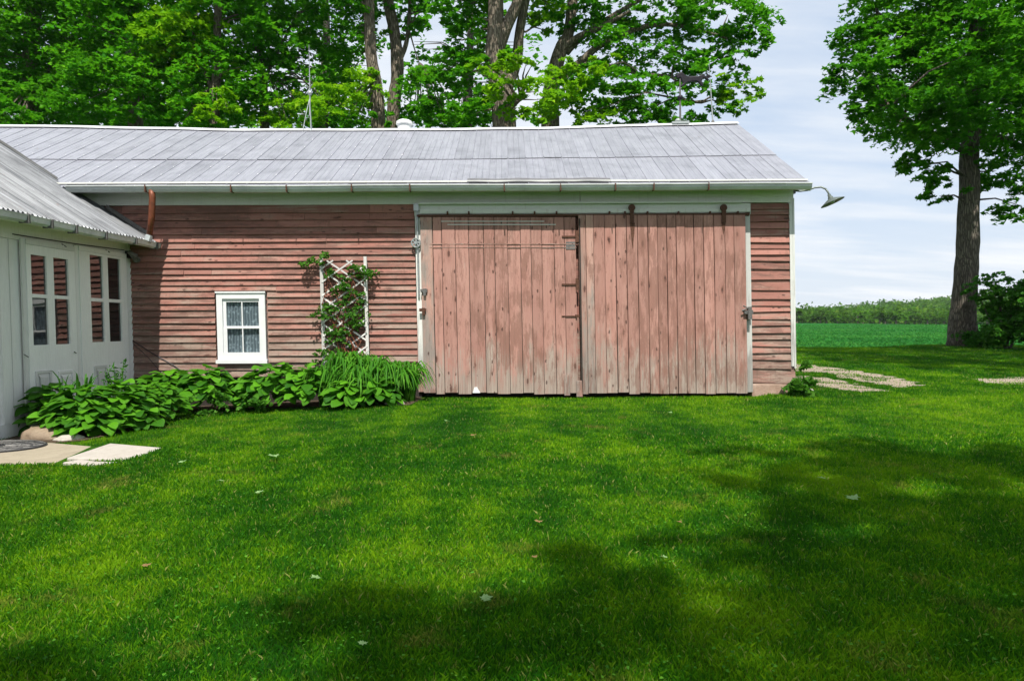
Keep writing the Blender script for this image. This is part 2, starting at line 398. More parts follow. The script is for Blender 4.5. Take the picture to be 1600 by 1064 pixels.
def bark(name, c0, c1, sc=1.0):
    m, g_ = new_mat(name); tc_ = g_.n('ShaderNodeTexCoord')
    v = g_.map(tc_.outputs['Object'], (17 * sc, 17 * sc, 2.6 * sc))
    a = g_.noise(v, 1.0, 8.0, 0.7); a2 = g_.noise(tc_.outputs['Object'], 1.3, 4.0)
    vo = g_.n('ShaderNodeTexVoronoi', {'feature': 'DISTANCE_TO_EDGE'}, Vector=g_.n('ShaderNodeVectorMath', {'operation': 'ADD'}, i0=v, i1=g_.n('ShaderNodeTexNoise', Vector=v, Scale=1.2).outputs[1]).outputs[0], Scale=1.1)
    cr = g_.ramp(vo.outputs['Distance'], 0.0, 0.22)
    c = g_.mix(g_.ramp(a, 0.3, 0.7), c0, c1); c = g_.mix(g_.ramp(a2, 0.5, 0.75, 0, 0.45), c, (0.20, 0.21, 0.15))
    c = g_.mix(cr, tuple(x * 0.62 for x in c0), c)
    finish(g_, c, 0.95, g_.m('ADD', g_.m('MULTIPLY', a, 0.5), cr), 0.9, 0.05, 0, 0.1)
    return m
M['bark'] = bark('grey maple bark', (0.19, 0.155, 0.12), (0.31, 0.26, 0.205))
M['bark_dark'] = bark('dark maple bark', (0.13, 0.112, 0.095), (0.24, 0.205, 0.17))

def leaf_mat(name, dark, mid, light, trans, sc=0.6, gloss=0.08, tmix=0.42):
    m, g_ = new_mat(name); tc_ = g_.n('ShaderNodeTexCoord'); ge = g_.n('ShaderNodeNewGeometry')
    rnd = ge.outputs['Random Per Island']
    big = g_.noise(tc_.outputs['Object'], sc, 3.0, 0.6)
    f_ = g_.m('ADD', g_.m('MULTIPLY', rnd, 0.55), g_.m('MULTIPLY', g_.ramp(big, 0.32, 0.68), 0.6))
    c = g_.mix(g_.ramp(f_, 0.1, 0.6), dark, mid); c = g_.mix(g_.ramp(f_, 0.62, 1.05), c, light)
    b = g_.n('ShaderNodeBsdfPrincipled', Base_Color=c, Roughness=0.5); b.inputs['Specular IOR Level'].default_value = gloss
    t = g_.n('ShaderNodeBsdfTranslucent', Color=g_.mix(0.55, c, trans))
    g_.n('ShaderNodeOutputMaterial', Surface=g_.n('ShaderNodeMixShader', i0=tmix, i1=b.outputs[0], i2=t.outputs[0]))
    return m
M['leaf'] = leaf_mat('maple leaves', (0.018, 0.125, 0.006), (0.050, 0.245, 0.008), (0.17, 0.43, 0.012), (0.14, 0.50, 0.010))
M['leaf_bright'] = leaf_mat('sunlit maple leaves', (0.055, 0.21, 0.006), (0.16, 0.39, 0.008), (0.36, 0.57, 0.016), (0.27, 0.58, 0.010))  # sun on the sprays put into a brighter, yellower leaf colour
M['leaf_dark'] = leaf_mat('deep green maple leaves', (0.022, 0.135, 0.007), (0.050, 0.225, 0.009), (0.13, 0.36, 0.014), (0.13, 0.46, 0.010), tmix=0.44)
M['shrub'] = leaf_mat('shrub leaves', (0.026, 0.12, 0.012), (0.055, 0.20, 0.018), (0.13, 0.31, 0.024), (0.06, 0.2, 0.03))
M['far_leaf'] = leaf_mat('distant leaves', (0.035, 0.13, 0.010), (0.085, 0.235, 0.016), (0.20, 0.35, 0.03), (0.17, 0.38, 0.03), 0.13, gloss=0.03)
m_ = M['far_leaf']; gg = m_.node_tree
oi_ = gg.nodes.new('ShaderNodeObjectInfo')
for nd in list(gg.nodes):
    if nd.type == 'BSDF_PRINCIPLED' or nd.type == 'BSDF_TRANSLUCENT':
        sk = nd.inputs['Base Color' if nd.type == 'BSDF_PRINCIPLED' else 'Color']; src = sk.links[0].from_socket
        hs = gg.nodes.new('ShaderNodeHueSaturation'); gg.links.new(src, hs.inputs['Color'])
        mr = gg.nodes.new('ShaderNodeMapRange'); gg.links.new(oi_.outputs['Random'], mr.inputs[0]); mr.inputs[3].default_value = 0.45; mr.inputs[4].default_value = 1.15
        gg.links.new(mr.outputs[0], hs.inputs['Value']); gg.links.new(hs.outputs[0], sk)
M['vine'] = leaf_mat('vine leaves', (0.030, 0.10, 0.012), (0.06, 0.19, 0.02), (0.14, 0.32, 0.04), (0.14, 0.36, 0.03), 6)
M['lily'] = leaf_mat('daylily blades', (0.03, 0.12, 0.012), (0.06, 0.22, 0.016), (0.14, 0.36, 0.03), (0.12, 0.36, 0.02), 5)
M['pale_leaf'] = leaf_mat('fallen leaf underside', (0.20, 0.36, 0.12), (0.28, 0.45, 0.18), (0.38, 0.52, 0.26), (0.3, 0.5, 0.15), 20)
M['brown_leaf'] = leaf_mat('dry fallen leaf', (0.20, 0.12, 0.05), (0.32, 0.20, 0.09), (0.42, 0.28, 0.14), (0.3, 0.2, 0.1), 20)
# hosta leaf: broad, veined, shared by all hosta plants
m, g_ = new_mat('hosta leaf')
tc_ = g_.n('ShaderNodeTexCoord'); oi = g_.n('ShaderNodeObjectInfo')
sx = g_.n('ShaderNodeSeparateXYZ', i0=tc_.outputs['Object'])
ve = g_.m('SINE', g_.m('MULTIPLY', g_.m('DIVIDE', sx.outputs[0], g_.m('ADD', g_.m('ABSOLUTE', g_.m('SUBTRACT', sx.outputs[1], 0.55)), 0.75)), 75.0))
c = g_.mix(oi.outputs['Random'], (0.016, 0.095, 0.006), (0.105, 0.33, 0.010))
c = g_.mix(g_.ramp(ve, 0.4, 1.0, 0, 0.3), c, (0.15, 0.36, 0.04))
b = g_.n('ShaderNodeBsdfPrincipled', Base_Color=c, Roughness=0.5, Normal=g_.n('ShaderNodeBump', Height=ve, Strength=0.35, Distance=0.01)); b.inputs['Specular IOR Level'].default_value = 0.14
t = g_.n('ShaderNodeBsdfTranslucent', Color=g_.mix(0.5, c, (0.14, 0.42, 0.02)))
g_.n('ShaderNodeOutputMaterial', Surface=g_.n('ShaderNodeMixShader', i0=0.3, i1=b.outputs[0], i2=t.outputs[0]))
M['hosta'] = m

def turf_colour(g_, pos, rnd=None):
    p1 = g_.noise(pos, 0.5, 3.0, 0.6); p2 = g_.noise(g_.map(pos, (1, 1, 1), (5, 3, 0)), 3.6, 5.0, 0.7); p3 = g_.noise(g_.map(pos, (1, 1, 1), (9, 1, 0)), 2.2, 5.0, 0.7)
    st = g_.noise(g_.map(pos, (1.5, 0.22, 1), (2, 2, 0)), 1.0, 3.0, 0.6)      # faint mower tracks
    f_ = g_.m('ADD', g_.m('MULTIPLY', p1, 0.40), g_.m('MULTIPLY', p2, 0.40)); f_ = g_.m('ADD', f_, g_.m('MULTIPLY', st, 0.24))
    if rnd is not None: f_ = g_.m('ADD', f_, g_.m('MULTIPLY', g_.m('SUBTRACT', rnd, 0.5), 0.15))
    c = g_.mix(g_.ramp(f_, 0.44, 0.535), (0.010, 0.078, 0.004), (0.055, 0.190, 0.004))
    c = g_.mix(g_.ramp(f_, 0.525, 0.63), c, (0.185, 0.345, 0.006))
    dry = g_.ramp(p3, 0.59, 0.69, 0, 0.55)
    if rnd is not None: dry = g_.m('MULTIPLY', dry, g_.ramp(rnd, 0.1, 0.9, 0.2, 1.3))
    c = g_.mix(dry, c, (0.30, 0.215, 0.06))
    return c
m, g_ = new_mat('lawn turf')
ge = g_.n('ShaderNodeNewGeometry')
c = turf_colour(g_, ge.outputs['Position'])
nf = g_.noise(ge.outputs['Position'], 70.0, 4.0, 0.7)
c = g_.mix(g_.ramp(nf, 0.3, 0.62), (0.022, 0.055, 0.006), c)
finish(g_, c, 0.95, nf, 1.0, 0.04, 0, 0.1)
M['lawn'] = m
m, g_ = new_mat('grass blade')
ge = g_.n('ShaderNodeNewGeometry')
rnd = ge.outputs['Random Per Island']
c = turf_colour(g_, ge.outputs['Position'], rnd)
c = g_.mix(g_.ramp(rnd, 0.965, 0.975, 0, 0.6), c, (0.38, 0.33, 0.12))
b = g_.n('ShaderNodeBsdfPrincipled', Base_Color=c, Roughness=0.6); b.inputs['Specular IOR Level'].default_value = 0.08
t = g_.n('ShaderNodeBsdfTranslucent', Color=g_.mix(0.5, c, (0.12, 0.42, 0.006)))
g_.n('ShaderNodeOutputMaterial', Surface=g_.n('ShaderNodeMixShader', i0=0.36, i1=b.outputs[0], i2=t.outputs[0]))
M['grass'] = m
m, g_ = new_mat('young crop field')
ge = g_.n('ShaderNodeNewGeometry')
a = g_.noise(g_.map(ge.outputs['Position'], (0.05, 0.12, 1)), 1.0, 5.0, 0.6)
rw = g_.noise(g_.map(ge.outputs['Position'], (0.9, 2.2, 1)), 1.0, 6.0, 0.75)
c = g_.mix(g_.ramp(a, 0.35, 0.65), (0.008, 0.075, 0.014), (0.020, 0.125, 0.022))
c = g_.mix(g_.ramp(rw, 0.45, 0.7, 0, 0.5), c, (0.045, 0.16, 0.036))
df = g_.n('ShaderNodeBsdfDiffuse', Color=c, Normal=g_.n('ShaderNodeBump', Height=rw, Strength=0.5, Distance=0.15))
g_.n('ShaderNodeOutputMaterial', Surface=df)
M['field'] = m
m, g_ = new_mat('wooded hill ground')
ge = g_.n('ShaderNodeNewGeometry')
a = g_.noise(g_.map(ge.outputs['Position'], (1, 1, 1)), 0.06, 6.0, 0.7)
finish(g_, g_.mix(g_.ramp(a, 0.35, 0.65), (0.05, 0.11, 0.02), (0.13, 0.22, 0.04)), 1.0, None)
M['hill'] = m

# ------------------------------------------------------------------ ground
def sheet(name, m_, xs, ys, zf, kind='structure'):
    X, Y = np.meshgrid(xs, ys); Z = zf(X, Y)
    nx, ny = len(xs), len(ys)
    i = (np.arange(ny - 1)[:, None] * nx + np.arange(nx - 1)[None, :]).ravel()
    me = np_mesh(name, np.stack([X, Y, Z], -1).reshape(-1, 3), [np.stack([i, i + 1, i + nx + 1, i + nx], -1)])
    o = link(name, me, m_, smooth=True); o['kind'] = kind
    return o
sheet('lawn', M['lawn'], np.concatenate([np.linspace(-60, -12, 10)[:-1], np.linspace(-12, 24, 90), np.linspace(24, 70, 10)[1:]]),
      np.concatenate([np.linspace(-60, -12, 10)[:-1], np.linspace(-12, 19, 90)]), gz)
sheet('field', M['field'], np.linspace(-500, 800, 90), np.concatenate([np.linspace(14.6, 60, 24), np.linspace(66, 330, 40)]), fz)
def hillz(x, y):
    r = sstep(0.40, 0.72, x / (y + 10))
    return fz(x, y) - 0.8 + sstep(225, 520, y) * (4.4 + 12.0 * r) + 1.5 * np.sin(x * 0.03 + 1.0) * sstep(260, 420, y)
sheet('hill', M['hill'], np.linspace(-500, 800, 120), np.concatenate([np.linspace(222, 520, 40), np.linspace(530, 680, 12)]), hillz)

def ground_patch(name, px_poly, m_, up=0.006, n=26, jag=0.05, kind='structure', poly=None):
    """a flat sheet lying on the lawn inside a ragged outline"""
    P = poly or [on_ground(*p) for p in px_poly]
    pts = []
    L = len(P)
    for i in range(L):
        a, b = P[i], P[(i + 1) % L]
        k = max(2, int((b - a).length / 0.12))
        for j in range(k):
            q = a.lerp(b, j / k); q = q + Vector((mnoise.noise(q * 4), mnoise.noise(q * 4 + Vector((7, 7, 0))), 0)) * jag
            pts.append(q)
    import mathutils.geometry as mg
    xs = [p.x for p in pts]; ys = [p.y for p in pts]
    pl = [Vector((p.x, p.y)) for p in pts]
    extra = []
    nx = n; ny = max(4, int(n * (max(ys) - min(ys)) / (max(xs) - min(xs) + 1e-6)))
    def inside(x, y):
        c_ = False; j = len(pl) - 1
        for i_ in range(len(pl)):
            if (pl[i_].y > y) != (pl[j].y > y) and x < (pl[j].x - pl[i_].x) * (y - pl[i_].y) / (pl[j].y - pl[i_].y) + pl[i_].x: c_ = not c_
            j = i_
        return c_
    for i_ in range(nx):
        for j_ in range(min(ny, 60)):
            x = min(xs) + (max(xs) - min(xs)) * (i_ + 0.5) / nx; y = min(ys) + (max(ys) - min(ys)) * (j_ + 0.5) / min(ny, 60)
            if inside(x, y): extra.append(Vector((x, y)))
    vs, es, fs, *_ = mg.delaunay_2d_cdt(pl + extra, [], [list(range(len(pl)))], 1, 1e-4)
    me = bpy.data.meshes.new(name)
    me.from_pydata([(v.x, v.y, float(gz(v.x, v.y)) + up) for v in vs], [], [tuple(f) for f in fs]); me.update()
    o = link(name, me, m_); o['kind'] = kind
    return o, pl
bed_px = [(-10, 694), (60, 696), (125, 690), (200, 676), (275, 646), (390, 640), (520, 636), (640, 634), (668, 623)]
bed_poly = [on_ground(*p) for p in bed_px]
bed_poly += [Vector((bx(668), 0.02, 0)), Vector((-5.6, 0.02, 0)), Vector((-5.68, -2.0, 0))]
_, BED = ground_patch('garden_bed', None, M['soil'], 0.010, 30, 0.04, poly=bed_poly)
_, TR1 = ground_patch('gravel_track', [(1200, 566), (1262, 570), (1330, 579), (1400, 590), (1452, 604), (1405, 606), (1345, 596), (1280, 583), (1200, 578)], M['gravel'], 0.008, 30, 0.22)
_, TR2 = ground_patch('gravel_track', [(1246, 588), (1290, 591), (1330, 599), (1388, 611), (1352, 614), (1300, 607), (1262, 602), (1240, 600)], M['gravel'], 0.008, 26, 0.18)
_, TR3 = ground_patch('dirt_patch', [(1522, 593), (1570, 590), (1660, 590), (1700, 600), (1600, 602), (1540, 599)], M['gravel'], 0.008, 24, 0.15)
TRACKS = [TR1, TR2, TR3]

# ================================================================== BARN
barn = thing('barn', 'long weathered red clapboard barn with two sliding plank doors and a grey metal roof', 'barn', (-0.7, 0.0, 0.0))
XR = bx(1238, 450)                 # right corner
XL = -9.5
ZF0, ZF1 = bz(800, 319), bz(800, 296)    # frieze board
EY, EZ = -0.34, bz(800, 288, -0.34)       # roof edge at the eave
RY = 2.74
SL = (4.74 - EZ) / (RY - EY)
XRO = bw(1266, 284, EY)[0]
def sag(x): return -0.10 * max(0.0, 1 - ((x + 2.3) / 6.2) ** 2)
def roofp(x, s, up=0.0):          # s 0 at the eave, 1 at the ridge
    y = EY + (RY - EY) * s
    return Vector((x, y, EZ + SL * (y - EY) + sag(x) * s + 0.02 * mnoise.noise((x * 0.7, s * 2, 4)) * s + up))
# shell behind the boards
mb = MB(); mb.box(XL, XR - 0.03, 0.035, 5.8, 0.10, 3.0)
mb.add([(XR - 0.03, 0.035, 3.0), (XR - 0.03, 5.8, 3.0), (XR - 0.03, RY, 4.62), (XL, 0.035, 3.0), (XL, 5.8, 3.0), (XL, RY, 4.62)], [(0, 1, 2), (3, 5, 4)])
mb.lean().build('wall', M['siding'], barn)
# clapboards
def clap(x0, x1, z0, z1, seg=None, drop=0.0):
    n = seg or max(2, int((x1 - x0) / 0.55)); mb = MB(); vs = []; fs = []
    tb = rng.uniform(0.026, 0.036); s0 = rng.uniform(0, 50)
    for i in range(n + 1):
        x = x0 + (x1 - x0) * i / n
        wz = 0.006 * mnoise.noise((x * 0.9, s0, 0)); wy = 0.005 * mnoise.noise((x * 1.3, s0, 9)) + (0.006 if rng.random() < 0.08 else 0)
        vs += [(x, 0.034, z0 + wz), (x, -tb - wy, z0 + wz - drop * i / n), (x, -0.004 - wy * 0.3, z1 + wz * 0.5), (x, 0.034, z1)]
    for i in range(n):
        for k in range(4): fs.append((i * 4 + k, (i + 1) * 4 + k, (i + 1) * 4 + (k + 1) % 4, i * 4 + (k + 1) % 4))
    fs += [(0, 1, 2, 3), (n * 4 + 3, n * 4 + 2, n * 4 + 1, n * 4)]
    mb.add(vs, fs)
    return mb.lean()
left_rows = [319, 333, 344, 355, 366, 377.5, 388, 398, 408, 418, 428, 436, 445, 454, 464, 474, 483.5, 494, 504, 513.5, 523, 534, 545, 555, 565.5, 577, 588]
xa, xb = bx(196), bx(650.5)
wx0, wx1 = bx(338, 510), bx(419, 510)
wzt, wzb = bz(378, 456), bz(378, 567)
for i in range(len(left_rows) - 1):
    zt, zb = bz(430, left_rows[i]), bz(430, left_rows[i + 1])
    cuts = [xa] + sorted(rng.uniform(xa + 0.8, xb - 0.5) for _ in range(rng.choice((1, 1, 2)))) + [xb]
    if i > 12:      # boards stop at the window
        cuts = [xa, wx0 - 0.003, wx1 + 0.003, xb] if (zb < wzt - 0.02 and zt > wzb + 0.02) else cuts
        hole = zb < wzt - 0.02 and zt > wzb + 0.02
    else: hole = False
    if i in (14, 18, 22) and hole: cuts = cuts[:3] + [cuts[2] + rng.uniform(0.7, 1.6)] + cuts[3:]
    right_end = xb
    if i >= 25: right_end = bx(430)      # lowest boards only near the house
    for a, b in zip(cuts[:-1], cuts[1:]):
        if hole and abs(a - wx0) < 0.02: continue
        if b > right_end + 0.01: b = right_end
        if b - a < 0.1: continue
        clap(a + 0.0015, b - 0.0015, zb - 0.004, zt - 0.004).build('siding_board', M['siding'], barn)
right_rows = [318, 327, 336, 347, 357, 368, 378, 388, 398, 407, 420, 437, 453, 467, 477, 487, 498, 509, 520, 530, 540, 551, 561, 575, 597]
for i in range(len(right_rows) - 1):
    zt, zb = bz(1200, right_rows[i]), bz(1200, right_rows[i + 1])
    xr_ = bx(1234, 450) - (0 if i < 23 else -0.06)
    clap(bx(1172.5), xr_, zb - 0.004, zt - 0.004, 3, rng.uniform(-0.012, 0.012) if i < 23 else 0.02).build('siding_board', M['siding'], barn)
# white boards under the eave, soffit, corner
for a, b in ((bx(110, 308), bx(905.5, 308)), (bx(906.5, 308), XR + 0.02)):
    MB().profile([(-0.03, ZF0), (-0.033, ZF1 + 0.04), (0.034, ZF1 + 0.04), (0.034, ZF0)], a, b, 14, 0.004).lean().build('frieze_board', M['trim_h'], barn)
MB().profile([(-0.034, ZF0 - 0.012), (-0.115, ZF0 - 0.016), (-0.115, ZF0 + 0.006), (-0.034, ZF0 + 0.014)], bx(655, 320), bx(1157, 320), 12, 0.003).lean().build('drip_moulding', M['trim_h'], barn)
MB().box(XL, XRO - 0.02, EY + 0.03, 0.034, ZF1 + 0.043, ZF1 + 0.065).lean().build('soffit', M['trim_h'], barn)
mb = MB().box(bx(1233.5), XR, -0.036, -0.002, bz(1238, 572), ZF0, 0.003); mb.box(XR, XR + 0.03, -0.036, 0.09, bz(1238, 575), ZF0 + 0.06, 0.003)
mb.lean().build('corner_board', M['trim_v'], barn)
# footing under the right corner, sill
rbx0, rbx1 = bx(1174, 605), bx(1231, 605)
mb = MB()
for i in range(9):
    pass
mb.box(rbx0, rbx1, -0.03, 0.5, -0.10, bz(1200, 598)); 
o = mb.lean().build('footing', M['footing'], barn)
bm_ = o.modifiers.new('bevel', 'BEVEL'); bm_.width = 0.03; bm_.segments = 3
MB().box(bx(209), bx(655), 0.0, 0.2, -0.25, bz(430, 588) + 0.01).lean().build('sill_beam', M['dark_wood'], barn)
MB().box(bx(655), bx(1172), 0.25, 0.4, -0.15, 0.14).lean().build('sill_beam', M['dark_wood'], barn)
# jambs, header and track
MB().box(bx(651.5), bx(659.5), -0.045, -0.002, bz(655, 575), bz(655, 334), 0.004).lean().build('door_post', M['trim_v'], barn)
MB().box(bx(651), bx(667), -0.040, 0.03, bz(660, 612), bz(655, 470), 0.004).lean().build('door_post', M['plank_grey'], barn)
MB().box(bx(1164), bx(1172), -0.05, 0.034, bz(1168, 612), bz(1168, 331), 0.005).lean().build('door_post', M['trim_v'], barn)
MB().profile([(-0.05, bz(900, 337)), (-0.05, ZF0 - 0.014), (0.034, ZF0 - 0.014), (0.034, bz(900, 337))], bx(651), bx(1171, 330), 14, 0.006).lean().build('header_board', M['white_old'], barn)
MB().profile([(-0.075, bz(900, 334)), (-0.075, bz(900, 328)), (-0.0505, bz(900, 328)), (-0.0505, bz(900, 334))], bx(660), bx(1169, 330), 14, 0.006).lean().build('track_board', M['white_old'], barn)
rail = MB().profile([(-0.085, bz(900, 339)), (-0.085, bz(900, 336)), (-0.0505, bz(900, 335)), (-0.0505, bz(900, 340))], bx(655), bx(1168, 330), 10, 0.004).lean().build('track_rail', M['rust'], barn)
for px in (700, 733, 801, 835, 869, 951, 975, 1010, 1058, 1107, 1150):
    x = bx(px, 334); z = bz(px, 334)
    MB().box(x - 0.012, x + 0.012, -0.095, -0.0505, z - 0.035, z + 0.02).lean().build('rail_bolt', M['rust'], rail)
# sliding doors
def door(px_edges, top_py, bot_py, yf, label, mats):
    d = None
    for i in range(len(px_edges) - 1):
        a, b = bx(px_edges[i], 480), bx(px_edges[i + 1], 480)
        zt, zb = bz(px_edges[i], top_py), bz(px_edges[i], bot_py) + 0.012 + rng.uniform(-0.014, 0.014)
        if d is None:
            d = MB().box(bx(px_edges[0], 480) + 0.02, bx(px_edges[-1], 480) - 0.02, yf + 0.045, yf + 0.060, zb + 0.05, zt - 0.05).lean().build('sliding_door', M['dark_wood'], barn, label=label)
        yo = yf + rng.uniform(-0.004, 0.004); n = 6; vs = []; fs = []
        sd0 = rng.uniform(0, 90); gap = rng.uniform(0.0025, 0.0055)
        for k in range(n + 1):
            z = zb + (zt - zb) * k / n; w_ = 0.003 * mnoise.noise((sd0, z * 1.5, 0)); y_ = yo + 0.004 * mnoise.noise((sd0, z, 5))
            c_ = 0.0025
            vs += [(a + gap + w_, yf + 0.03, z), (a + gap + w_, y_ + c_, z), (a + gap + w_ + 0.005, y_, z), (b - gap + w_ - 0.005, y_, z), (b - gap + w_, y_ + c_, z), (b - gap + w_, yf + 0.03, z)]
        for k in range(n):
            for q in range(6): fs.append((k * 6 + q, k * 6 + (q + 1) % 6, (k + 1) * 6 + (q + 1) % 6, (k + 1) * 6 + q))
        fs += [tuple(range(6))[::-1], tuple(n * 6 + q for q in range(6))]
        MB().add(vs, fs).lean().build('plank', mats(i), d)
    return d
le = [660, 679.5, 693.5, 714, 735, 758, 775, 795, 815, 831.5, 848, 867, 883, 901]
re_ = [905, 916, 928, 945, 962, 979, 996, 1012, 1026.6, 1041, 1055.7, 1069, 1083, 1098, 1114, 1131, 1145, 1163]
dl = door(le, 341, 615, -0.085, 'left sliding door with a hinged section cut into it', lambda i: M['plank_grey'] if i == 0 else M['plank'])
dr = door(re_, 338, 614.5, -0.10, 'right sliding door hung from two rusty hangers', lambda i: M['plank_grey'] if i < 2 else M['plank'])
# strap hinges on the left door
for py in (371, 445, 494):
    x1, z = bw(902, py); x0 = bx(877, py)
    mb = MB().bar((x0, -0.094, z), (x1 - 0.02, -0.094, z), 0.022 if py < 480 else 0.012, 0.010, (0, 1, 0))
    mb.box(x1 - 0.035, x1 + 0.02, -0.108, -0.086, z - (0.085 if py < 480 else 0.02), z + (0.085 if py < 480 else 0.02), 0.006)
    mb.lean().build('strap_hinge', M['rust'], dl)
x, z = bw(905, 380)
MB().box(x - 0.012, x + 0.006, -0.12, -0.09, bz(905, 612), bz(905, 344), 0.004).lean().build('edge_strip', M['dark_wood'], dl)
for px, a, b in ((886, 584, 616), (905, 594, 619)):
    x = bx(px, 600); MB().box(x - 0.045, x + 0.035, -0.125, -0.09, bz(px, b), bz(px, a), 0.008).lean().build('foot_block', M['plank_grey'], dl)
for a, b, yy, h in ((672, 905, 382.5, 0.010), (672, 900, 388, 0.007), (700, 868, 352.5, 0.012), (690, 850, 347.5, 0.010)):
    MB().bar((bx(a, yy), -0.0875, bz(a, yy)), (bx(b, yy), -0.0875, bz(b, yy)), h, 0.008).lean().build('old_batten_edge', M['plank_grey'] if yy > 380 else M['trim_h'], dl)
x, z = bw(891, 385); MB().box(x - 0.07, x + 0.06, -0.0905, -0.084, z - 0.05, z + 0.05, 0.006).lean().build('tin_patch', M['iron'], dl)
x, z = bw(745, 609); MB().prism([(x - 0.055, z - 0.035), (x + 0.055, z - 0.035), (x + 0.01, z + 0.05), (x - 0.03, z + 0.045)], -0.12, -0.089).lean().build('chip', M['white_new'], dl, label='pale triangular chip at the foot of the door')
for px in (985, 1127):
    x, zt = bw(px, 323); zb = bz(px, 350)
    mb = MB().box(x - 0.028, x + 0.028, -0.125, -0.10, zb, zt - 0.03, 0.004)
    mb.lathe([(0.0, -0.012), (0.05, -0.012), (0.05, 0.012), (0.0, 0.012)], (x, -0.11, zt - 0.035), (0, 1, 0), 14)
    mb.lean().build('hanger', M['rust'], dr)
def rust_run(px, y0, y1, wd, y, parent):
    x = bx(px, y0); z0, z1 = bz(px, y0), bz(px, y1)
    L_ = [(x - wd, z0), (x - wd * 0.7, (z0 * 2 + z1) / 3), (x - wd * 0.4, (z0 + z1 * 3) / 4), (x, z1), (x + wd * 0.35, (z0 + z1 * 2) / 3), (x + wd * 0.8, (z0 * 2 + z1) / 3), (x + wd, z0)]
    MB().prism(L_, y - 0.0015, y + 0.002).lean().build('rust_stain', M['rust'], parent)
rust_run(986, 350, 392, 0.035, -0.1065, dr); rust_run(1127, 350, 368, 0.03, -0.1065, dr)
# latch on the right post, iron rod and pulley on the left post
x, z = bw(1166, 488)
mb = MB().box(x - 0.075, x + 0.05, -0.15, -0.10, z - 0.028, z + 0.028, 0.004).box(x - 0.03, x + 0.03, -0.165, -0.05, z - 0.11, z + 0.075, 0.006)
mb.tube([(x - 0.09, -0.14, z + 0.09), (x - 0.03, -0.16, z + 0.06), (x - 0.11, -0.15, z + 0.02)], 0.012, 6)
mb.lean().build('latch', M['iron'], barn)
x = bx(654, 400)
mb = MB().tube([(x, -0.065, bz(654, 326)), (x, -0.065, bz(656, 465))], 0.014, 8)
mb.box(x - 0.045, x + 0.03, -0.085, -0.046, bz(654, 331), bz(654, 320)).lean().build('conduit', M['rod'], barn)
x, z = bw(651, 381)
mb = MB()
for k in range(16):
    a0, a1 = 2 * math.pi * k / 16, 2 * math.pi * (k + 1) / 16
    mb.tube([(x + 0.062 * math.cos(a0), -0.09, z + 0.062 * math.sin(a0)), (x + 0.062 * math.cos(a1), -0.09, z + 0.062 * math.sin(a1))], 0.012, 6)
for k in range(3):
    a0 = math.pi * k / 3 + 0.3; mb.bar((x - 0.06 * math.cos(a0), -0.09, z - 0.06 * math.sin(a0)), (x + 0.06 * math.cos(a0), -0.09, z + 0.06 * math.sin(a0)), 0.016, 0.012)
mb.tube([(x, -0.11, z), (x, -0.04, z)], 0.02, 8)
mb.lean().build('pulley_wheel', M['rod'], barn)
for px, py in ((664, 455), (662, 485)):
    x, z = bw(px, py)
    MB().box(x - 0.05, x + 0.045, -0.12, -0.085, z - 0.018, z + 0.022, 0.006).box(x - 0.01, x + 0.03, -0.13, -0.09, z - 0.07, z + 0.03, 0.006).lean().build('latch', M['iron'] if py < 470 else M['rust'], barn)
# window with four panes and lace
win = None
cz = lambda py: bz(378, py)
wl, wr = bx(341, 510), bx(416.5, 510)
mb = MB()
t_, bt_ = cz(457), cz(562)
il, ir = bx(350, 510), bx(407.5, 510); it, ib = cz(467), cz(551)
mb.box(wl, il, -0.045, 0.034, bt_, t_).box(ir, wr, -0.045, 0.034, bt_, t_).box(il, ir, -0.045, 0.034, it, t_).box(il, ir, -0.043, 0.034, bt_, ib)
mb.box(wl - 0.012, wr + 0.012, -0.06, -0.0455, t_ - 0.012, t_ + 0.012)
win = mb.lean().build('window', M['white_new'], barn)
MB().box(wl - 0.02, wr + 0.02, -0.075, 0.03, cz(567.5), bt_ - 0.001).lean().build('sill', M['white_new'], win)
sl_, sr_ = il + 0.003, ir - 0.003
mid = cz(511)
gl0, gl1 = bx(354.5, 490), bx(405, 490)
mb = MB().box(sl_, gl0, -0.02, 0.010, mid - 0.01, it - 0.002).box(gl1, sr_, -0.02, 0.010, mid - 0.01, it - 0.002).box(gl0, gl1, -0.02, 0.010, cz(472), it - 0.002).box(gl0, gl1, -0.021, 0.010, mid - 0.015, mid + 0.014)
mb.box(bx(379, 490) - 0.008, bx(379, 490) + 0.008, -0.018, 0.008, mid + 0.014, cz(472)).lean().build('upper_sash', M['white_new'], win)
hl0, hl1 = bx(357, 530), bx(407, 530)
mb = MB().box(sl_, hl0, -0.038, -0.0215, ib + 0.001, mid - 0.002).box(hl1, sr_, -0.038, -0.0215, ib + 0.001, mid - 0.002).box(hl0, hl1, -0.038, -0.0215, ib + 0.001, cz(550.5)).box(hl0, hl1, -0.0385, -0.0215, mid - 0.022, mid - 0.002)
mb.box(bx(381, 530) - 0.008, bx(381, 530) + 0.008, -0.036, -0.023, cz(550.5), mid - 0.022).lean().build('lower_sash', M['white_new'], win)
for a, b in ((gl0, bx(379, 490) - 0.008), (bx(379, 490) + 0.008, gl1)):
    MB().box(a, b, -0.008, -0.005, mid + 0.014, cz(472)).lean().build('pane', M['glass'], win)
for a, b in ((hl0, bx(381, 530) - 0.008), (bx(381, 530) + 0.008, hl1)):
    MB().box(a, b, -0.030, -0.027, cz(550.5), mid - 0.022).lean().build('pane', M['glass'], win)
mb = MB(); n = 60
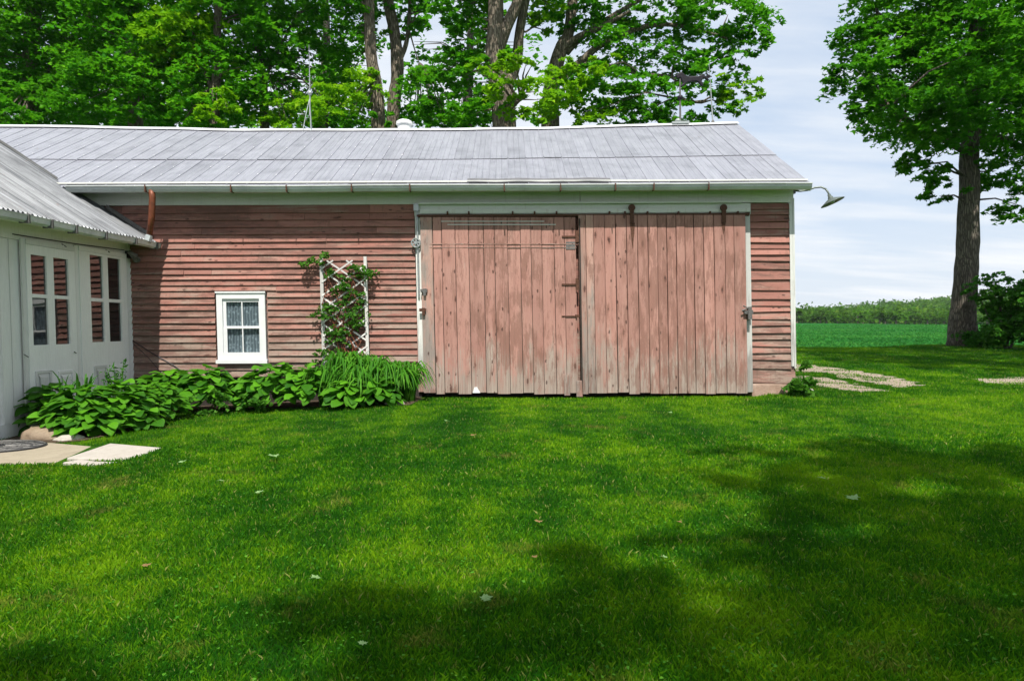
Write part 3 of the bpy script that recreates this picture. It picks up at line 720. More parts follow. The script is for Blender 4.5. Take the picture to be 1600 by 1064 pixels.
for i in range(n + 1):
    x = sl_ + (sr_ - sl_) * i / n; y = 0.020 + 0.006 * math.sin(i * 0.9) * (1 if i < 30 else 0.4)
    mb.v += [Vector((x, y, ib + 0.002)), Vector((x, y, it - 0.003))]
    if i: k = i * 2; mb.f.append((k - 2, k, k + 1, k - 1))
mb.lean().build('curtain', M['lace'], win, smooth=True)

# roof
roof = MB()
def rgrid(mb, xs, s0, s1, up, back=False):
    pass
xs = [XL + (XRO - XL) * i / 40 for i in range(41)]
vs = []; fs = []
for x in xs:
    e = roofp(x, 0, -0.02); r_ = roofp(x, 1, -0.02)
    vs += [e, r_, Vector((x, 2 * RY - EY, e.z)), Vector((x, 2 * RY - EY, e.z - 0.03)), r_ - Vector((0, 0, 0.04)), e - Vector((0, -0.01, 0.03))]
for i in range(40):
    for k in range(6): fs.append((i * 6 + k, (i + 1) * 6 + k, (i + 1) * 6 + (k + 1) % 6, i * 6 + (k + 1) % 6))
fs += [(0, 1, 4, 5), (1, 2, 3, 4), (240, 245, 244, 241), (241, 244, 243, 242)]
roof = MB().add(vs, fs).lean().build('roof', M['roof'], barn)
PW = 0.284
def roof_panel(x0, x1, s0, s1, up):
    prof = [(0, 0.0), (0.003, 0.011), (0.013, 0.011), (0.016, 0.0), (PW * 0.36, 0.0), (PW * 0.38, 0.005), (PW * 0.40, 0.0), (PW * 0.66, 0.0), (PW * 0.68, 0.005), (PW * 0.70, 0.0), (PW + 0.002, 0.0)]
    n = len(prof); ns = 5; mb = MB(); vs = []; fs = []
    j = rng.uniform(-0.003, 0.003); dj = rng.uniform(-0.012, 0.012)
    for k in range(ns + 1):
        s_ = s0 + (s1 - s0) * k / ns + (dj / 3.5 if k == 0 else 0)
        for dx, h in prof: vs.append(roofp(min(x0 + dx, XRO), s_, up + h + j * (1 - k / ns)))
    for k in range(ns):
        for q in range(n - 1): fs.append((k * n + q, k * n + q + 1, (k + 1) * n + q + 1, (k + 1) * n + q))
    nb = len(vs)
    vs += [v - Vector((0, 0, 0.006)) for v in vs[:n]]
    for q in range(n - 1): fs.append((nb + q, nb + q + 1, q + 1, q))
    mb.add(vs, fs); nf_ = len(mb.f)
    for s_ in ((0.03, 0.14, 0.26) if s0 < 0.1 else (0.45, 0.6, 0.76, 0.92)):      # nail heads along the seam, glint put into their pale colour
        for dx in ((0.008,) if x0 < -1.5 else ()):
            if rng.random() < 0.3: continue
            p = roofp(min(x0 + dx, XRO), s_ + rng.uniform(-.012, .012), up + 0.012); r_ = rng.uniform(0.004, 0.011)
            mb.add([p + Vector((-r_, -r_, 0)), p + Vector((r_, -r_, 0)), p + Vector((r_, r_, 0)), p + Vector((-r_, r_, 0)), p + Vector((0, 0, 0.012))], [(0, 1, 4), (1, 2, 4), (2, 3, 4), (3, 0, 4)])
    mb.nf = nf_
    return mb.lean()
def put_panel(*a):
    mb = roof_panel(*a); o = mb.build('roof_panel', M['roof'], roof)
    o.data.materials.append(M['ridge'])
    for p in o.data.polygons[mb.nf:]: p.material_index = 1
x = XRO - PW
while x > XL:
    put_panel(x, x + PW, -0.012, 0.405, 0.004)
    put_panel(x, x + PW, 0.39, 1.0, 0.020)
    x -= PW
vs = []; fs = []; n = 44
for i in range(n + 1):
    x = XL + (XRO + 0.01 - XL) * i / n; r_ = roofp(x, 1, 0.03)
    for dy, dz in ((-0.13, -0.055), (-0.02, 0.012), (0.02, 0.012), (0.13, -0.055)): vs.append(r_ + Vector((0, dy, dz)))
for i in range(n):
    for k in range(3): fs.append((i * 4 + k, (i + 1) * 4 + k, (i + 1) * 4 + k + 1, i * 4 + k + 1))
MB().add(vs, fs).lean().build('ridge_cap', M['ridge'], roof)
vx = bx(632, 197, RY); vr = roofp(vx, 1, 0.03)
MB().lathe([(0.13, -0.06), (0.13, 0.07), (0.155, 0.08), (0.15, 0.13), (0.11, 0.155), (0.0, 0.16)], vr, (0, 0, 1), 16).lean().build('roof_vent', M['white_new'], roof, smooth=False)
# loose flashing strip lying on the lower roof
mb = MB(); n = 20; vs = []; fs = []
for i in range(n + 1):
    x = bx(730, 286, -0.3) + (bx(955, 286, -0.3) - bx(730, 286, -0.3)) * i / n
    h = 0.022 + 0.012 * mnoise.noise((x * 3, 0, 0))
    vs += [roofp(x, 0.005, h), roofp(x, 0.045, h + 0.006), roofp(x, 0.045, h + 0.016), roofp(x, 0.005, h + 0.01)]
for i in range(n):
    for k in range(4): fs.append((i * 4 + k, (i + 1) * 4 + k, (i + 1) * 4 + (k + 1) % 4, i * 4 + (k + 1) % 4))
MB().add(vs, fs).lean().build('loose_strip', plain('dull lead strip', (0.13, 0.13, 0.14), 0.8), roof)
# rake trim
e0, e1 = roofp(XRO, -0.01, -0.03), roofp(XRO, 1, -0.03)
MB().bar(e0 + Vector((-0.012, 0, -0.03)), e1 + Vector((-0.012, 0, -0.03)), 0.025, 0.09, (0, -0.5, 0.86)).lean().build('rake_board', M['trim_h'], barn)
# gutter with brackets
gx0, gx1 = bx(104, 292, -0.4), bx(1268, 288, -0.4)
gzt = bz(800, 288.5, -0.4)
prof = [(EY + 0.005, gzt - 0.085), (EY - 0.06, gzt - 0.085), (EY - 0.085, gzt - 0.045), (EY - 0.085, gzt - 0.018), (EY - 0.105, gzt - 0.014), (EY - 0.105, gzt), (EY - 0.097, gzt), (EY - 0.075, gzt - 0.02), (EY - 0.055, gzt - 0.075), (EY + 0.0, gzt - 0.075), (EY + 0.0, gzt), (EY + 0.005, gzt)]
gut = MB().profile(prof, gx0, gx1, 30, 0.012).lean().build('gutter', M['gutter'], barn)
for px in (226, 360, 447, 549, 640, 788, 876, 962, 1022, 1108):
    x = bx(px, 291, -0.45); wz = 0.012 * mnoise.noise((x * 0.6, 3.3, 1.7))
    MB().box(x - 0.008, x + 0.008, EY - 0.110, EY + 0.004, gzt - 0.092 + wz, gzt + 0.006 + wz, 0.003).lean().build('gutter_bracket', M['rust'], gut)
# downspout from the barn gutter down onto the house roof
p0 = (bx(237, 300, -0.38), -0.38, bz(237, 297, -0.38)); p1 = (bx(236, 340, -0.36), -0.34, bz(236, 338, -0.34)); p2 = (bx(233, 376, -0.3), -0.30, bz(233, 372, -0.3))
ds = MB().tube([p0, (p0[0] + 0.005, -0.375, p0[2] - 0.1), p1, p2], [0.042, 0.042, 0.044, 0.04], 10).lean().build('downspout', M['brown_pipe'], barn, smooth=True)
MB().tube([(p2[0], p2[1], p2[2] + 0.03), (p2[0] - 0.01, p2[1] - 0.03, p2[2] - 0.06)], 0.05, 10).lean().build('shoe', M['rod'], ds)
mb = MB().tube([(bx(209, 532), -0.03, bz(209, 532)), (bx(240, 552), -0.035, bz(240, 552)), (bx(272, 566), -0.03, bz(272, 570)), (bx(300, 585), -0.04, bz(300, 590))], 0.006, 5)
mb.tube([(bx(209, 536), -0.03, bz(209, 536)), (bx(235, 560), -0.035, bz(235, 560)), (bx(262, 592), -0.03, bz(262, 592))], 0.004, 5)
mb.lean().build('cable', M['black_iron'], barn)

# ================================================================== HOUSE WING
wing = thing('farmhouse_wing', 'white painted farmhouse wing with two panelled glazed doors and a corrugated roof', 'house', (-5.6, -1.0, -0.2))
def wpt(y, z, off=0.0): return Vector((WX + WK * y + off, y, z))
WZT = 2.32
def wbox(mb, y0, y1, z0, z1, o0, o1):
    vs = [wpt(y, z, o) for y in (y0, y1) for o in (o0, o1) for z in (z0, z1)]
    return mb.add(vs, [(0, 1, 3, 2), (4, 6, 7, 5), (0, 4, 5, 1), (2, 3, 7, 6), (0, 2, 6, 4), (1, 5, 7, 3)])
wbox(MB(), -6.0, -0.002, -0.32, WZT, -3.5, 0.0).lean().build('wall', M['white'], wing)
# base board and boards of the wall
wbox(MB(), -6.0, -0.003, -0.30, -0.06, 0.0005, 0.022).lean().build('base_board', M['white'], wing)
wbox(MB(), -0.10, -0.004, -0.06, WZT, 0.0005, 0.02).lean().build('corner_board', M['white'], wing)
wbox(MB(), -6.0, -0.10, 2.03, WZT, 0.0005, 0.024).lean().build('frieze_board', M['white'], wing)
def wing_door(pl_, pr_, ptop, cols, rows, pan_cols, pan_top, label):
    yl, yr = wing_at(pl_, 500)[0], wing_at(pr_, 500)[0]
    ztop = wing_at((pl_ + pr_) / 2, ptop)[1]; zb = -0.055
    cy = [(wing_at(a, 470)[0], wing_at(b, 470)[0]) for a, b in cols]
    mc = (cols[0][1] + cols[1][0]) / 2
    rz = [(wing_at(mc, b)[1], wing_at(mc, a)[1]) for a, b in rows]     # (low, high)
    mb = MB(); o0, o1 = 0.0245, 0.055
    ys = [yl, cy[0][0], cy[0][1], cy[1][0], cy[1][1], yr]
    zpb = rz[1][0]; zpt = rz[0][1]
    # stiles, rails, glazing bars
    wbox(mb, ys[0], ys[1], zb, ztop, o0, o1); wbox(mb, ys[4], ys[5], zb, ztop, o0, o1)
    wbox(mb, ys[1], ys[4], zpt, ztop, o0, o1); wbox(mb, ys[2], ys[3], rz[1][0], zpt, o0, o1 - 0.001)
    wbox(mb, ys[1], ys[2], rz[1][1], rz[0][0], o0, o1 - 0.002); wbox(mb, ys[3], ys[4], rz[1][1], rz[0][0], o0, o1 - 0.002)
    wbox(mb, ys[1], ys[4], zb, zpb, o0, o1 - 0.0005)
    d = mb.lean().build('door', M['white'], wing, label=label)
    for (a, b) in cy:
        for (lo, hi) in rz:
            wbox(MB(), a + 0.001, b - 0.001, lo + 0.001, hi - 0.001, 0.026, 0.034).lean().build('pane', M['pane'], d)
    for a, b in pan_cols:
        ya, yb = wing_at(a, 600)[0], wing_at(b, 600)[0]; zt = wing_at((a + b) / 2, pan_top)[1]; zl = 0.02
        mb = MB(); t = 0.03
        wbox(mb, ya, ya + t, zl, zt, o1, o1 + 0.014); wbox(mb, yb - t, yb, zl, zt, o1, o1 + 0.014)
        wbox(mb, ya + t, yb - t, zt - t, zt, o1, o1 + 0.0145); wbox(mb, ya + t, yb - t, zl, zl + t, o1, o1 + 0.0145)
        mb.add([wpt(ya + t, zt - t, o1 + 0.002), wpt(yb - t, zt - t, o1 + 0.002), wpt(yb - t - 0.03, zt - t - 0.05, o1 + 0.016), wpt(ya + t + 0.03, zt - t - 0.05, o1 + 0.016), wpt(ya + t + 0.03, zl + t, o1 + 0.016), wpt(yb - t - 0.03, zl + t, o1 + 0.016)], [(0, 1, 2, 3), (3, 2, 5, 4)])
        mb.lean().build('panel', M['white'], d)
    mb = MB(); wbox(mb, yl - 0.06, yl - 0.002, -0.055, ztop + 0.06, 0.023, 0.045); wbox(mb, yr + 0.002, yr + 0.03, -0.055, ztop + 0.06, 0.023, 0.045); wbox(mb, yl - 0.002, yr + 0.002, ztop + 0.003, ztop + 0.06, 0.0245, 0.062)
    mb.lean().build('door_frame', M['white'], d)
    return d
ya_ = wing_at(9, 500)[0]; wbox(MB(), ya_ - 0.10, ya_, -0.06, 2.02, 0.0005, 0.03).lean().build('casing_board', M['white'], wing)
for q in range(4): wbox(MB(), ya_ + 0.065 + q * 0.0, ya_ + 0.07, -0.06, 2.02, 0.0005, 0.008).lean().build('batten', M['white'], wing) if q == 0 else None
wing_door(37, 113, 388, ((43, 67.5), (78.5, 101.5)), ((402, 461), (466.5, 538.5)), ((48, 73), (84, 108)), 579, 'white glazed door nearest the doormat')
wing_door(120, 194, 398, ((135.8, 156), (164, 183.5)), ((402, 467), (472, 534)), ((141, 161), (169, 192)), 571, 'white glazed door nearest the barn corner')
y0_, z0_ = wing_at(15, 366); y1_, z1_ = wing_at(190, 391)
MB().tube([wpt(y0_, z0_, 0.035), wpt((y0_ + y1_) / 2, (z0_ + z1_) / 2 - 0.01, 0.04), wpt(y1_, z1_, 0.035)], 0.006, 5).lean().build('cable', M['black_iron'], wing)
for px, py in ((93, 384), (162, 393), (33, 556), (109, 550)):
    y_, z_ = wing_at(px, py); MB().tube([wpt(y_, z_ + 0.02, 0.03), wpt(y_, z_ - 0.015, 0.085)], 0.006, 5).lean().build('hook', M['iron'], wing)
# corrugated roof
OV = 0.34
pe = at_y(243, 379, 0.0)
ZE = pe.z
XE = pe.x + LEAN * ZE
TW = 0.655
def wroof_start(y):           # how far (in -x) the sheet starts, at the valley against the barn roof
    return 0.0
def wr(y, dx, h=0.0):
    dr_ = 0.018 * (-y) * 0.5
    return Vector((XE + WK * y - dx, y, ZE + TW * dx - 0.02 * mnoise.noise((y, dx, 0)) - dr_ * 0 + h))
wroof = MB()
vs = [wr(-6, 0, -0.03), wr(0.03, 0, -0.03), wr(0.03, 4.2, -0.03), wr(-6, 4.2, -0.03)]
mbw = MB().add(vs + [v - Vector((0, 0, 0.03)) for v in vs], [(0, 1, 2, 3), (7, 6, 5, 4), (0, 4, 5, 1), (1, 5, 6, 2), (3, 2, 6, 7), (0, 3, 7, 4)])
wroof = mbw.lean().build('roof', M['trim_h'], wing)
PITCHC = 0.067
def corr_sheet(ya, yb, lift):
    n = int(round((yb - ya) / PITCHC * 8)); vs = []; fs = []; ns = 7
    ed = rng.uniform(-0.015, 0.02)
    for i in range(n + 1):
        y = ya + (yb - ya) * i / n; h = 0.017 * math.cos(2 * math.pi * y / PITCHC) + 0.018 + lift
        st = wroof_start(y)
        if st == 0.0: st = -0.03 + ed + 0.006 * mnoise.noise((y * 9, 0, 0))
        for k in range(ns + 1):
            dx = st + (4.2 - st) * (k / ns) ** 1.3; vs.append(wr(y, dx, h))
    m1 = ns + 1
    for i in range(n):
        for k in range(ns): fs.append((i * m1 + k, (i + 1) * m1 + k, (i + 1) * m1 + k + 1, i * m1 + k + 1))
    return MB().add(vs, fs).lean()
ya = -6.03; k = 0
while ya < 0.0:
    yb = ya + PITCHC * 9
    if yb > 0.031: yb = 0.03
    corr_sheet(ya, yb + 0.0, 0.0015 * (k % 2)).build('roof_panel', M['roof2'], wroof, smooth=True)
    ya = yb; k += 1
# closed end of the roof above the barn eave, and its edge flashing
MB().add([wr(0.025, 0.9, -0.02), wr(0.025, 4.2, -0.02), wr(0.025, 4.2, -1.9), wr(0.025, 0.9, -0.25)], [(0, 1, 2, 3)]).lean().build('gable_end', M['trim_h'], wing)
vs = []; fs = []
for i in range(24):
    dx = 1.25 + 2.9 * i / 23; jg = 0.012 * mnoise.noise((dx * 4, 1, 1))
    vs += [wr(-0.09 + jg, dx, 0.034), wr(0.035, dx, 0.042 + jg * 0.5), wr(0.05, dx, -0.12)]
for i in range(23):
    for k in range(2): fs.append((i * 3 + k, (i + 1) * 3 + k, (i + 1) * 3 + k + 1, i * 3 + k + 1))
MB().add(vs, fs).lean().build('edge_flashing', M['iron'], wroof)
vs = []; fs = []
for i in range(11):
    dx = 0.02 + i * 0.066
    vs += [wr(0.0, dx, 0.03) + Vector((0, -0.10, 0)), wr(0.0, dx, 0.035) + Vector((0, -0.036, 0)), wr(0.0, dx, 0.10) + Vector((0, -0.034, 0.0))]
for i in range(10):
    for k in range(2): fs.append((i * 3 + k, (i + 1) * 3 + k, (i + 1) * 3 + k + 1, i * 3 + k + 1))
MB().add(vs, fs).lean().build('wall_flashing', M['iron'], wroof)
# soffit and gutter of the wing
MB().add([wpt(-6, WZT - 0.1, 0.0) , wpt(-0.003, WZT - 0.1, 0.0), wr(-0.003, 0.02, -0.065), wr(-6, 0.02, -0.065), wpt(-6, WZT - 0.08, 0.0), wpt(-0.003, WZT - 0.08, 0.0), wr(-0.003, 0.02, -0.06), wr(-6, 0.02, -0.06)],
         [(0, 3, 2, 1), (4, 5, 6, 7), (0, 1, 5, 4), (1, 2, 6, 5), (2, 3, 7, 6), (3, 0, 4, 7)]).lean().build('soffit', M['white'], wing)
gp = [(-0.01, -0.035), (0.0, -0.09), (0.04, -0.105), (0.078, -0.085), (0.09, -0.03), (0.098, -0.027), (0.098, -0.022), (0.084, -0.022), (0.072, -0.078), (0.04, -0.095), (0.006, -0.083), (0.0, -0.035)]
vs = []; fs = []; n = 26; kk = len(gp)
for i in range(n + 1):
    y = -6 + (6.03 - 0.05) * i / n; b_ = wr(y, 0.0, 0.012 * mnoise.noise((y * 0.8, 2, 2)))
    vs += [b_ + Vector((dx, 0, dz)) for dx, dz in gp]
for i in range(n):
    for k in range(kk): fs.append((i * kk + k, i * kk + (k + 1) % kk, (i + 1) * kk + (k + 1) % kk, (i + 1) * kk + k))
fs += [tuple(range(kk))[::-1], tuple(n * kk + k for k in range(kk))]
wg = MB().add(vs, fs).lean().build('gutter', M['gutter'], wing)
for y in (-2.55, -2.2, -1.8, -1.25, -0.62, -0.12):
    b_ = wr(y, 0.0); MB().box(b_.x - 0.01, b_.x + 0.106, y - 0.012, y + 0.012, b_.z - 0.112, b_.z - 0.012).lean().build('gutter_bracket', M['iron'], wg)
# twin floodlight under the eave
yf_, zf_ = wing_at(196, 398)
fl = thing('floodlight', 'small dark twin floodlight under the white eave at the barn corner', 'light', wpt(yf_, zf_, 0.02))
c0 = wpt(yf_, zf_, 0.03)
MB().box(c0.x - 0.01, c0.x + 0.04, c0.y - 0.05, c0.y + 0.05, c0.z - 0.05, c0.z + 0.05).lean().build('base', M['black_iron'], fl)
for s_ in (-1, 1):
    c1_ = c0 + Vector((0.10, 0.05 * s_ - 0.02, -0.02 - 0.02 * s_))
    MB().tube([c0 + Vector((0.03, 0, 0)), c1_], 0.012, 6).lean().build('arm', M['black_iron'], fl)
    MB().lathe([(0.0, -0.06), (0.03, -0.055), (0.035, 0.0), (0.052, 0.06), (0.045, 0.06), (0.0, 0.045)], c1_, (0.5, -0.5 * s_, -0.6), 14).lean().build('lamp_head', M['iron'], fl, smooth=True)

# ================================================================== FITTINGS ON THE BARN
lx = bw(1241, 298, 0.05)
lamp = thing('gooseneck_lamp', 'grey gooseneck barn lamp with cone shade on the right corner', 'lamp', (lx[0] - LEAN * lx[1], 0.05, lx[1]))
pts = [(1238, 298), (1250, 299), (1262, 297.5), (1273, 293.5), (1283, 292.5), (1290, 295.5), (1294, 301), (1295.5, 305)]
P3 = [at_y(px, py, 0.05 - i * 0.02) for i, (px, py) in enumerate(pts)]
MB().tube(P3, 0.013, 8).build('arm', M['lamp'], lamp, smooth=True)
MB().box(P3[0].x - 0.02, P3[0].x + 0.03, 0.0, 0.10, P3[0].z - 0.05, P3[0].z + 0.05).build('wall_bracket', M['iron'], lamp)
ax = Vector((0.36, -0.15, -0.92)); c0 = P3[-1]
sh = MB().lathe([(0.0, -0.01), (0.022, -0.01), (0.026, 0.03), (0.036, 0.035), (0.036, 0.055), (0.05, 0.06), (0.165, 0.115), (0.17, 0.122), (0.16, 0.118), (0.05, 0.07), (0.0, 0.07)], c0, ax, 28).build('lamp_shade', M['lamp'], lamp, smooth=True)
MB().lathe([(0.0, 0.065), (0.03, 0.07), (0.038, 0.10), (0.025, 0.125), (0.0, 0.13)], c0, ax, 14).build('bulb', M['rod'], lamp, smooth=True)

def ridge_at(px):
    x = bx(px, 197, RY)
    r_ = roofp(x, 1, 0.04); r_.x -= LEAN * r_.z
    return r_
# horse weathervane
p0 = ridge_at(1063); S0 = (RY + 10) / FPX
vane = thing('weathervane', 'dark horse weathervane on a pole near the right end of the roof ridge', 'weathervane', p0)
zt = p0.z + 74 * S0
MB().tube([p0 + Vector((0, 0, -0.03)), (p0.x - 0.005, p0.y, zt)], [0.020, 0.013], 8).build('pole', M['iron'], vane)
MB().box(p0.x - 0.17, p0.x + 0.13, p0.y - 0.12, p0.y + 0.10, p0.z - 0.04, p0.z + 0.015, 0.01).lathe([(0.05, 0), (0.06, 0.03), (0.03, 0.07), (0.0, 0.08)], p0 + Vector((-0.06, -0.06, 0.0)), (0, 0, 1), 10).build('mounting_base', M['rod'], vane)
MB().lathe([(0.0, -0.05), (0.04, -0.035), (0.052, 0), (0.04, 0.035), (0.0, 0.05)], (p0.x, p0.y, p0.z + 40 * S0), (0, 0, 1), 12).build('glass_ball', M['black_iron'], vane, smooth=True)
def hp(px, py): q = at_y(px, py, RY); return (q.x, q.z)
horse = [(1056, 119), (1059, 115.5), (1063, 114.5), (1065, 112.5), (1067, 115), (1070, 118), (1076, 121), (1083, 120.5), (1090, 120), (1096, 117.5), (1100, 118), (1104, 121), (1108, 126), (1106, 127), (1101, 123), (1098, 123.5), (1096, 128), (1099, 133), (1096, 136), (1092, 130), (1088, 127.5), (1080, 128.5), (1073, 130), (1070, 134), (1064, 137), (1063, 135), (1067, 131), (1065, 127), (1063, 122), (1060, 123), (1058, 123.5)]
o = MB().prism([hp(*p) for p in horse], RY - 0.03, RY + 0.03).build('horse', M['black_iron'], vane)
bv = o.modifiers.new('bevel', 'BEVEL'); bv.width = 0.012; bv.segments = 2
a_, b_ = hp(1052, 136), hp(1112, 136)
MB().tube([(a_[0], RY, zt - 0.02), (b_[0], RY, zt - 0.02)], 0.010, 6).prism([(b_[0], zt - 0.02), (b_[0] - 0.12, zt + 0.05), (b_[0] - 0.08, zt - 0.02), (b_[0] - 0.12, zt - 0.09)], RY - 0.006, RY + 0.006).build('arrow', M['black_iron'], vane)
# lightning rods
p0 = ridge_at(1114)
lr = thing('lightning_rod', 'single thin lightning rod right of the horse weathervane on the ridge', 'lightning rod', p0)
MB().tube([p0 - Vector((0, 0, 0.03)), p0 + Vector((-0.04, 0, 0.6)), p0 + Vector((-0.07, 0, 1.05))], [0.014, 0.010, 0.004], 6).build('rod', M['rod'], lr)
MB().lathe([(0.03, -0.03), (0.03, 0.02), (0.012, 0.05)], p0, (0, 0, 1), 8).build('foot', M['iron'], lr)
p0 = ridge_at(484)
lr = thing('lightning_rod', 'lightning rod on three splayed legs at the left half of the ridge', 'lightning rod', p0)
zt = p0.z + 50 * S0
MB().tube([p0 + Vector((0, 0, 0.25)), (p0.x + 0.01, p0.y, zt), (p0.x, p0.y, zt + 0.95)], [0.013, 0.012, 0.004], 6).build('rod', M['rod'], lr)
for dx, dy in ((-0.10, -0.12), (0.06, -0.14), (0.0, 0.15)):
    MB().tube([p0 + Vector((dx, dy, -0.09)), p0 + Vector((dx * 0.5, dy * 0.5, 0.25)), (p0.x, p0.y, zt - 0.05)], 0.008, 6).build('leg', M['rod'], lr)
MB().lathe([(0.0, -0.05), (0.035, -0.03), (0.042, 0), (0.035, 0.03), (0.0, 0.05)], (p0.x + 0.008, p0.y, zt + 0.06), (0, 0, 1), 10).build('glass_ball', M['rod'], lr, smooth=True)

# trellis
tx = bx(507, 480)
tre = thing('trellis', 'peeling white wooden lattice trellis leaning on the red siding', 'trellis', (bx(541, 560), -0.09, 0.2))
TY = -0.085
for px in (506.5, 574.5):
    x = bx(px, 480); MB().box(x - 0.022, x + 0.022, TY - 0.012, TY + 0.012, bz(px, 600), bz(px, 402), 0.003).lean().build('post', M['lattice'], tre)
xl_, xr_ = bx(506.5, 480), bx(574.5, 480); zt_ = bz(540, 408); zl_ = bz(540, 590)
stp = 0.195
def diag(z0, up, yy):
    a = Vector((xl_, yy, z0)); b = Vector((xr_, yy, z0 + up))
    lo, hi = 0.0, 1.0
    for t in (0, 1): pass
    for lim, sgn in ((zt_, 1), (zl_, -1)):
        for _ in range(2):
            d_ = b.z - a.z
            if sgn * (a.z - lim) > 0:
                t = (lim - a.z) / d_; 
                if not 0 < t < 1: return
                a = a.lerp(b, t)
            if sgn * (b.z - lim) > 0:
                t = (lim - a.z) / d_
                if not 0 < t < 1: return
                b = a.lerp(b, t)
    if (b - a).length < 0.06: return
    MB().bar(a, b, 0.022, 0.006).lean().build('slat', M['lattice'], tre)
rise = 0.44
z = zl_ - 0.6
k = 0
while z < zt_ + 0.6:
    diag(z + 0.04, rise, TY - 0.016)
    if k % 6 != 2: diag(z + rise - 0.03, -rise, TY - 0.009)
    z += stp; k += 1

# ------------------------------------------------------------------ leaf meshes
def leaf_cloud(name, pts, size, m_, parent=None, nz=0.75, droop=0.35, asp=0.85, fold=0.18, loc=(0, 0, 0), jitter=0.35, lobed=False):
    """pts (N,3) world points; one folded leaf per point"""
    N = len(pts); pts = np.asarray(pts)
    nrm = nr.normal(size=(N, 3)) * (1 - nz); nrm[:, 2] += nz; nrm /= np.linalg.norm(nrm, axis=1, keepdims=True)
    a = nr.uniform(0, 2 * np.pi, N); d = np.stack([np.cos(a), np.sin(a), -droop + 0.3 * nr.normal(size=N)], -1)
    d -= nrm * (d * nrm).sum(1, keepdims=True); d /= np.linalg.norm(d, axis=1, keepdims=True)
    s_ = np.cross(d, nrm); L = size * nr.uniform(1 - jitter, 1 + jitter, N)[:, None]; W = L * asp
    base = pts - d * L * 0.5
    up = nrm * L * fold
    if lobed:
        V = np.stack([base, base + d * L * 0.52 + s_ * W * 0.62 + up, base + d * L * 0.55 + s_ * W * 0.24 + up * 0.6, base + d * L - nrm * L * 0.08, base + d * L * 0.55 - s_ * W * 0.24 + up * 0.6, base + d * L * 0.52 - s_ * W * 0.62 + up], 1).reshape(-1, 3)
        i = np.arange(N) * 6; o0 = root_loc(parent) if parent else Vector(loc)
        F = np.concatenate([np.stack([i, i + a_, i + a_ + 1], -1) for a_ in (1, 2, 3, 4)])
        return link(name, np_mesh(name, V - np.array(o0), [F]), m_, parent, None if parent else o0)
    V = np.stack([base, base + d * L * 0.42 + s_ * W * 0.5 + up, base + d * L, base + d * L * 0.42 - s_ * W * 0.5 + up], 1).reshape(-1, 3)
    i = np.arange(N) * 4
    F = [np.stack([i, i + 1, i + 2], -1), np.stack([i, i + 2, i + 3], -1)]
    o0 = root_loc(parent) if parent else Vector(loc)
    me = np_mesh(name, V - np.array(o0), [np.concatenate(F)])
    o = link(name, me, m_, parent, None if parent else o0)
    return o
def spray_points(c, rad, n_leaf, size, flat=0.33, spray=0.55, shell=0.55):
    """leaf positions grouped in drooping sprays inside an ellipsoid"""
    c = np.array(c); rad = np.array(rad)
    per = 26; ns = max(3, int(n_leaf / per))
    u = nr.normal(size=(ns, 3)); u /= np.linalg.norm(u, axis=1, keepdims=True)
    r_ = nr.uniform(0, 1, ns) ** (1 / 3.0); r_ = shell * (0.62 + 0.38 * r_) + (1 - shell) * r_
    lump = np.array([mnoise.noise((float(q[0]) * 2.3 + c[0], float(q[1]) * 2.3 + c[1], float(q[2]) * 2.3 + c[2])) for q in u])
    sc = c + u * rad * (r_ * (1 + 0.38 * lump))[:, None]
    out = np.repeat(sc, per, 0); M_ = len(out)
    sr = np.repeat(spray * nr.uniform(0.5, 1.25, ns), per)
    th = nr.uniform(0, 2 * np.pi, M_); q = np.sqrt(nr.uniform(0, 1, M_)) * sr
    tilt = np.repeat(nr.normal(size=(ns, 2)) * 0.28 + u[:, :2] * -0.25, per, 0)
    dx, dy = q * np.cos(th), q * np.sin(th)
    dz = dx * tilt[:, 0] + dy * tilt[:, 1] - 0.35 * q * q / np.maximum(sr, 0.05) + nr.normal(size=M_) * 0.09 * flat * 3 * spray
    return out + np.stack([dx, dy, dz], -1)

def limb(mb, pts, r0, r1, n=8):
    # smooth polyline through the given points, tapering
    P = [Vector(p) for p in pts]; out = []
    for i in range(len(P) - 1):
        p0, p1, p2, p3 = P[max(i - 1, 0)], P[i], P[i + 1], P[min(i + 2, len(P) - 1)]
        for k in range(4):
            t = k / 4; out.append(0.5 * ((2 * p1) + (p2 - p0) * t + (2 * p0 - 5 * p1 + 4 * p2 - p3) * t * t + (3 * p1 - p0 - 3 * p2 + p3) * t ** 3))
    out.append(P[-1]); L = len(out)
    out = [p + mnoise.noise_vector(p * 0.9) * 0.055 * min(1.0, r0 * 2.5) * (0 < i < L - 1) for i, p in enumerate(out)]
    rad = [r0 + (r1 - r0) * (i / (L - 1)) ** 0.85 for i in range(L)]
    rad = [r * (1 + 0.10 * mnoise.noise(p * 1.7)) for r, p in zip(rad, out)]
    mb.tube(out, rad, n)
    return out

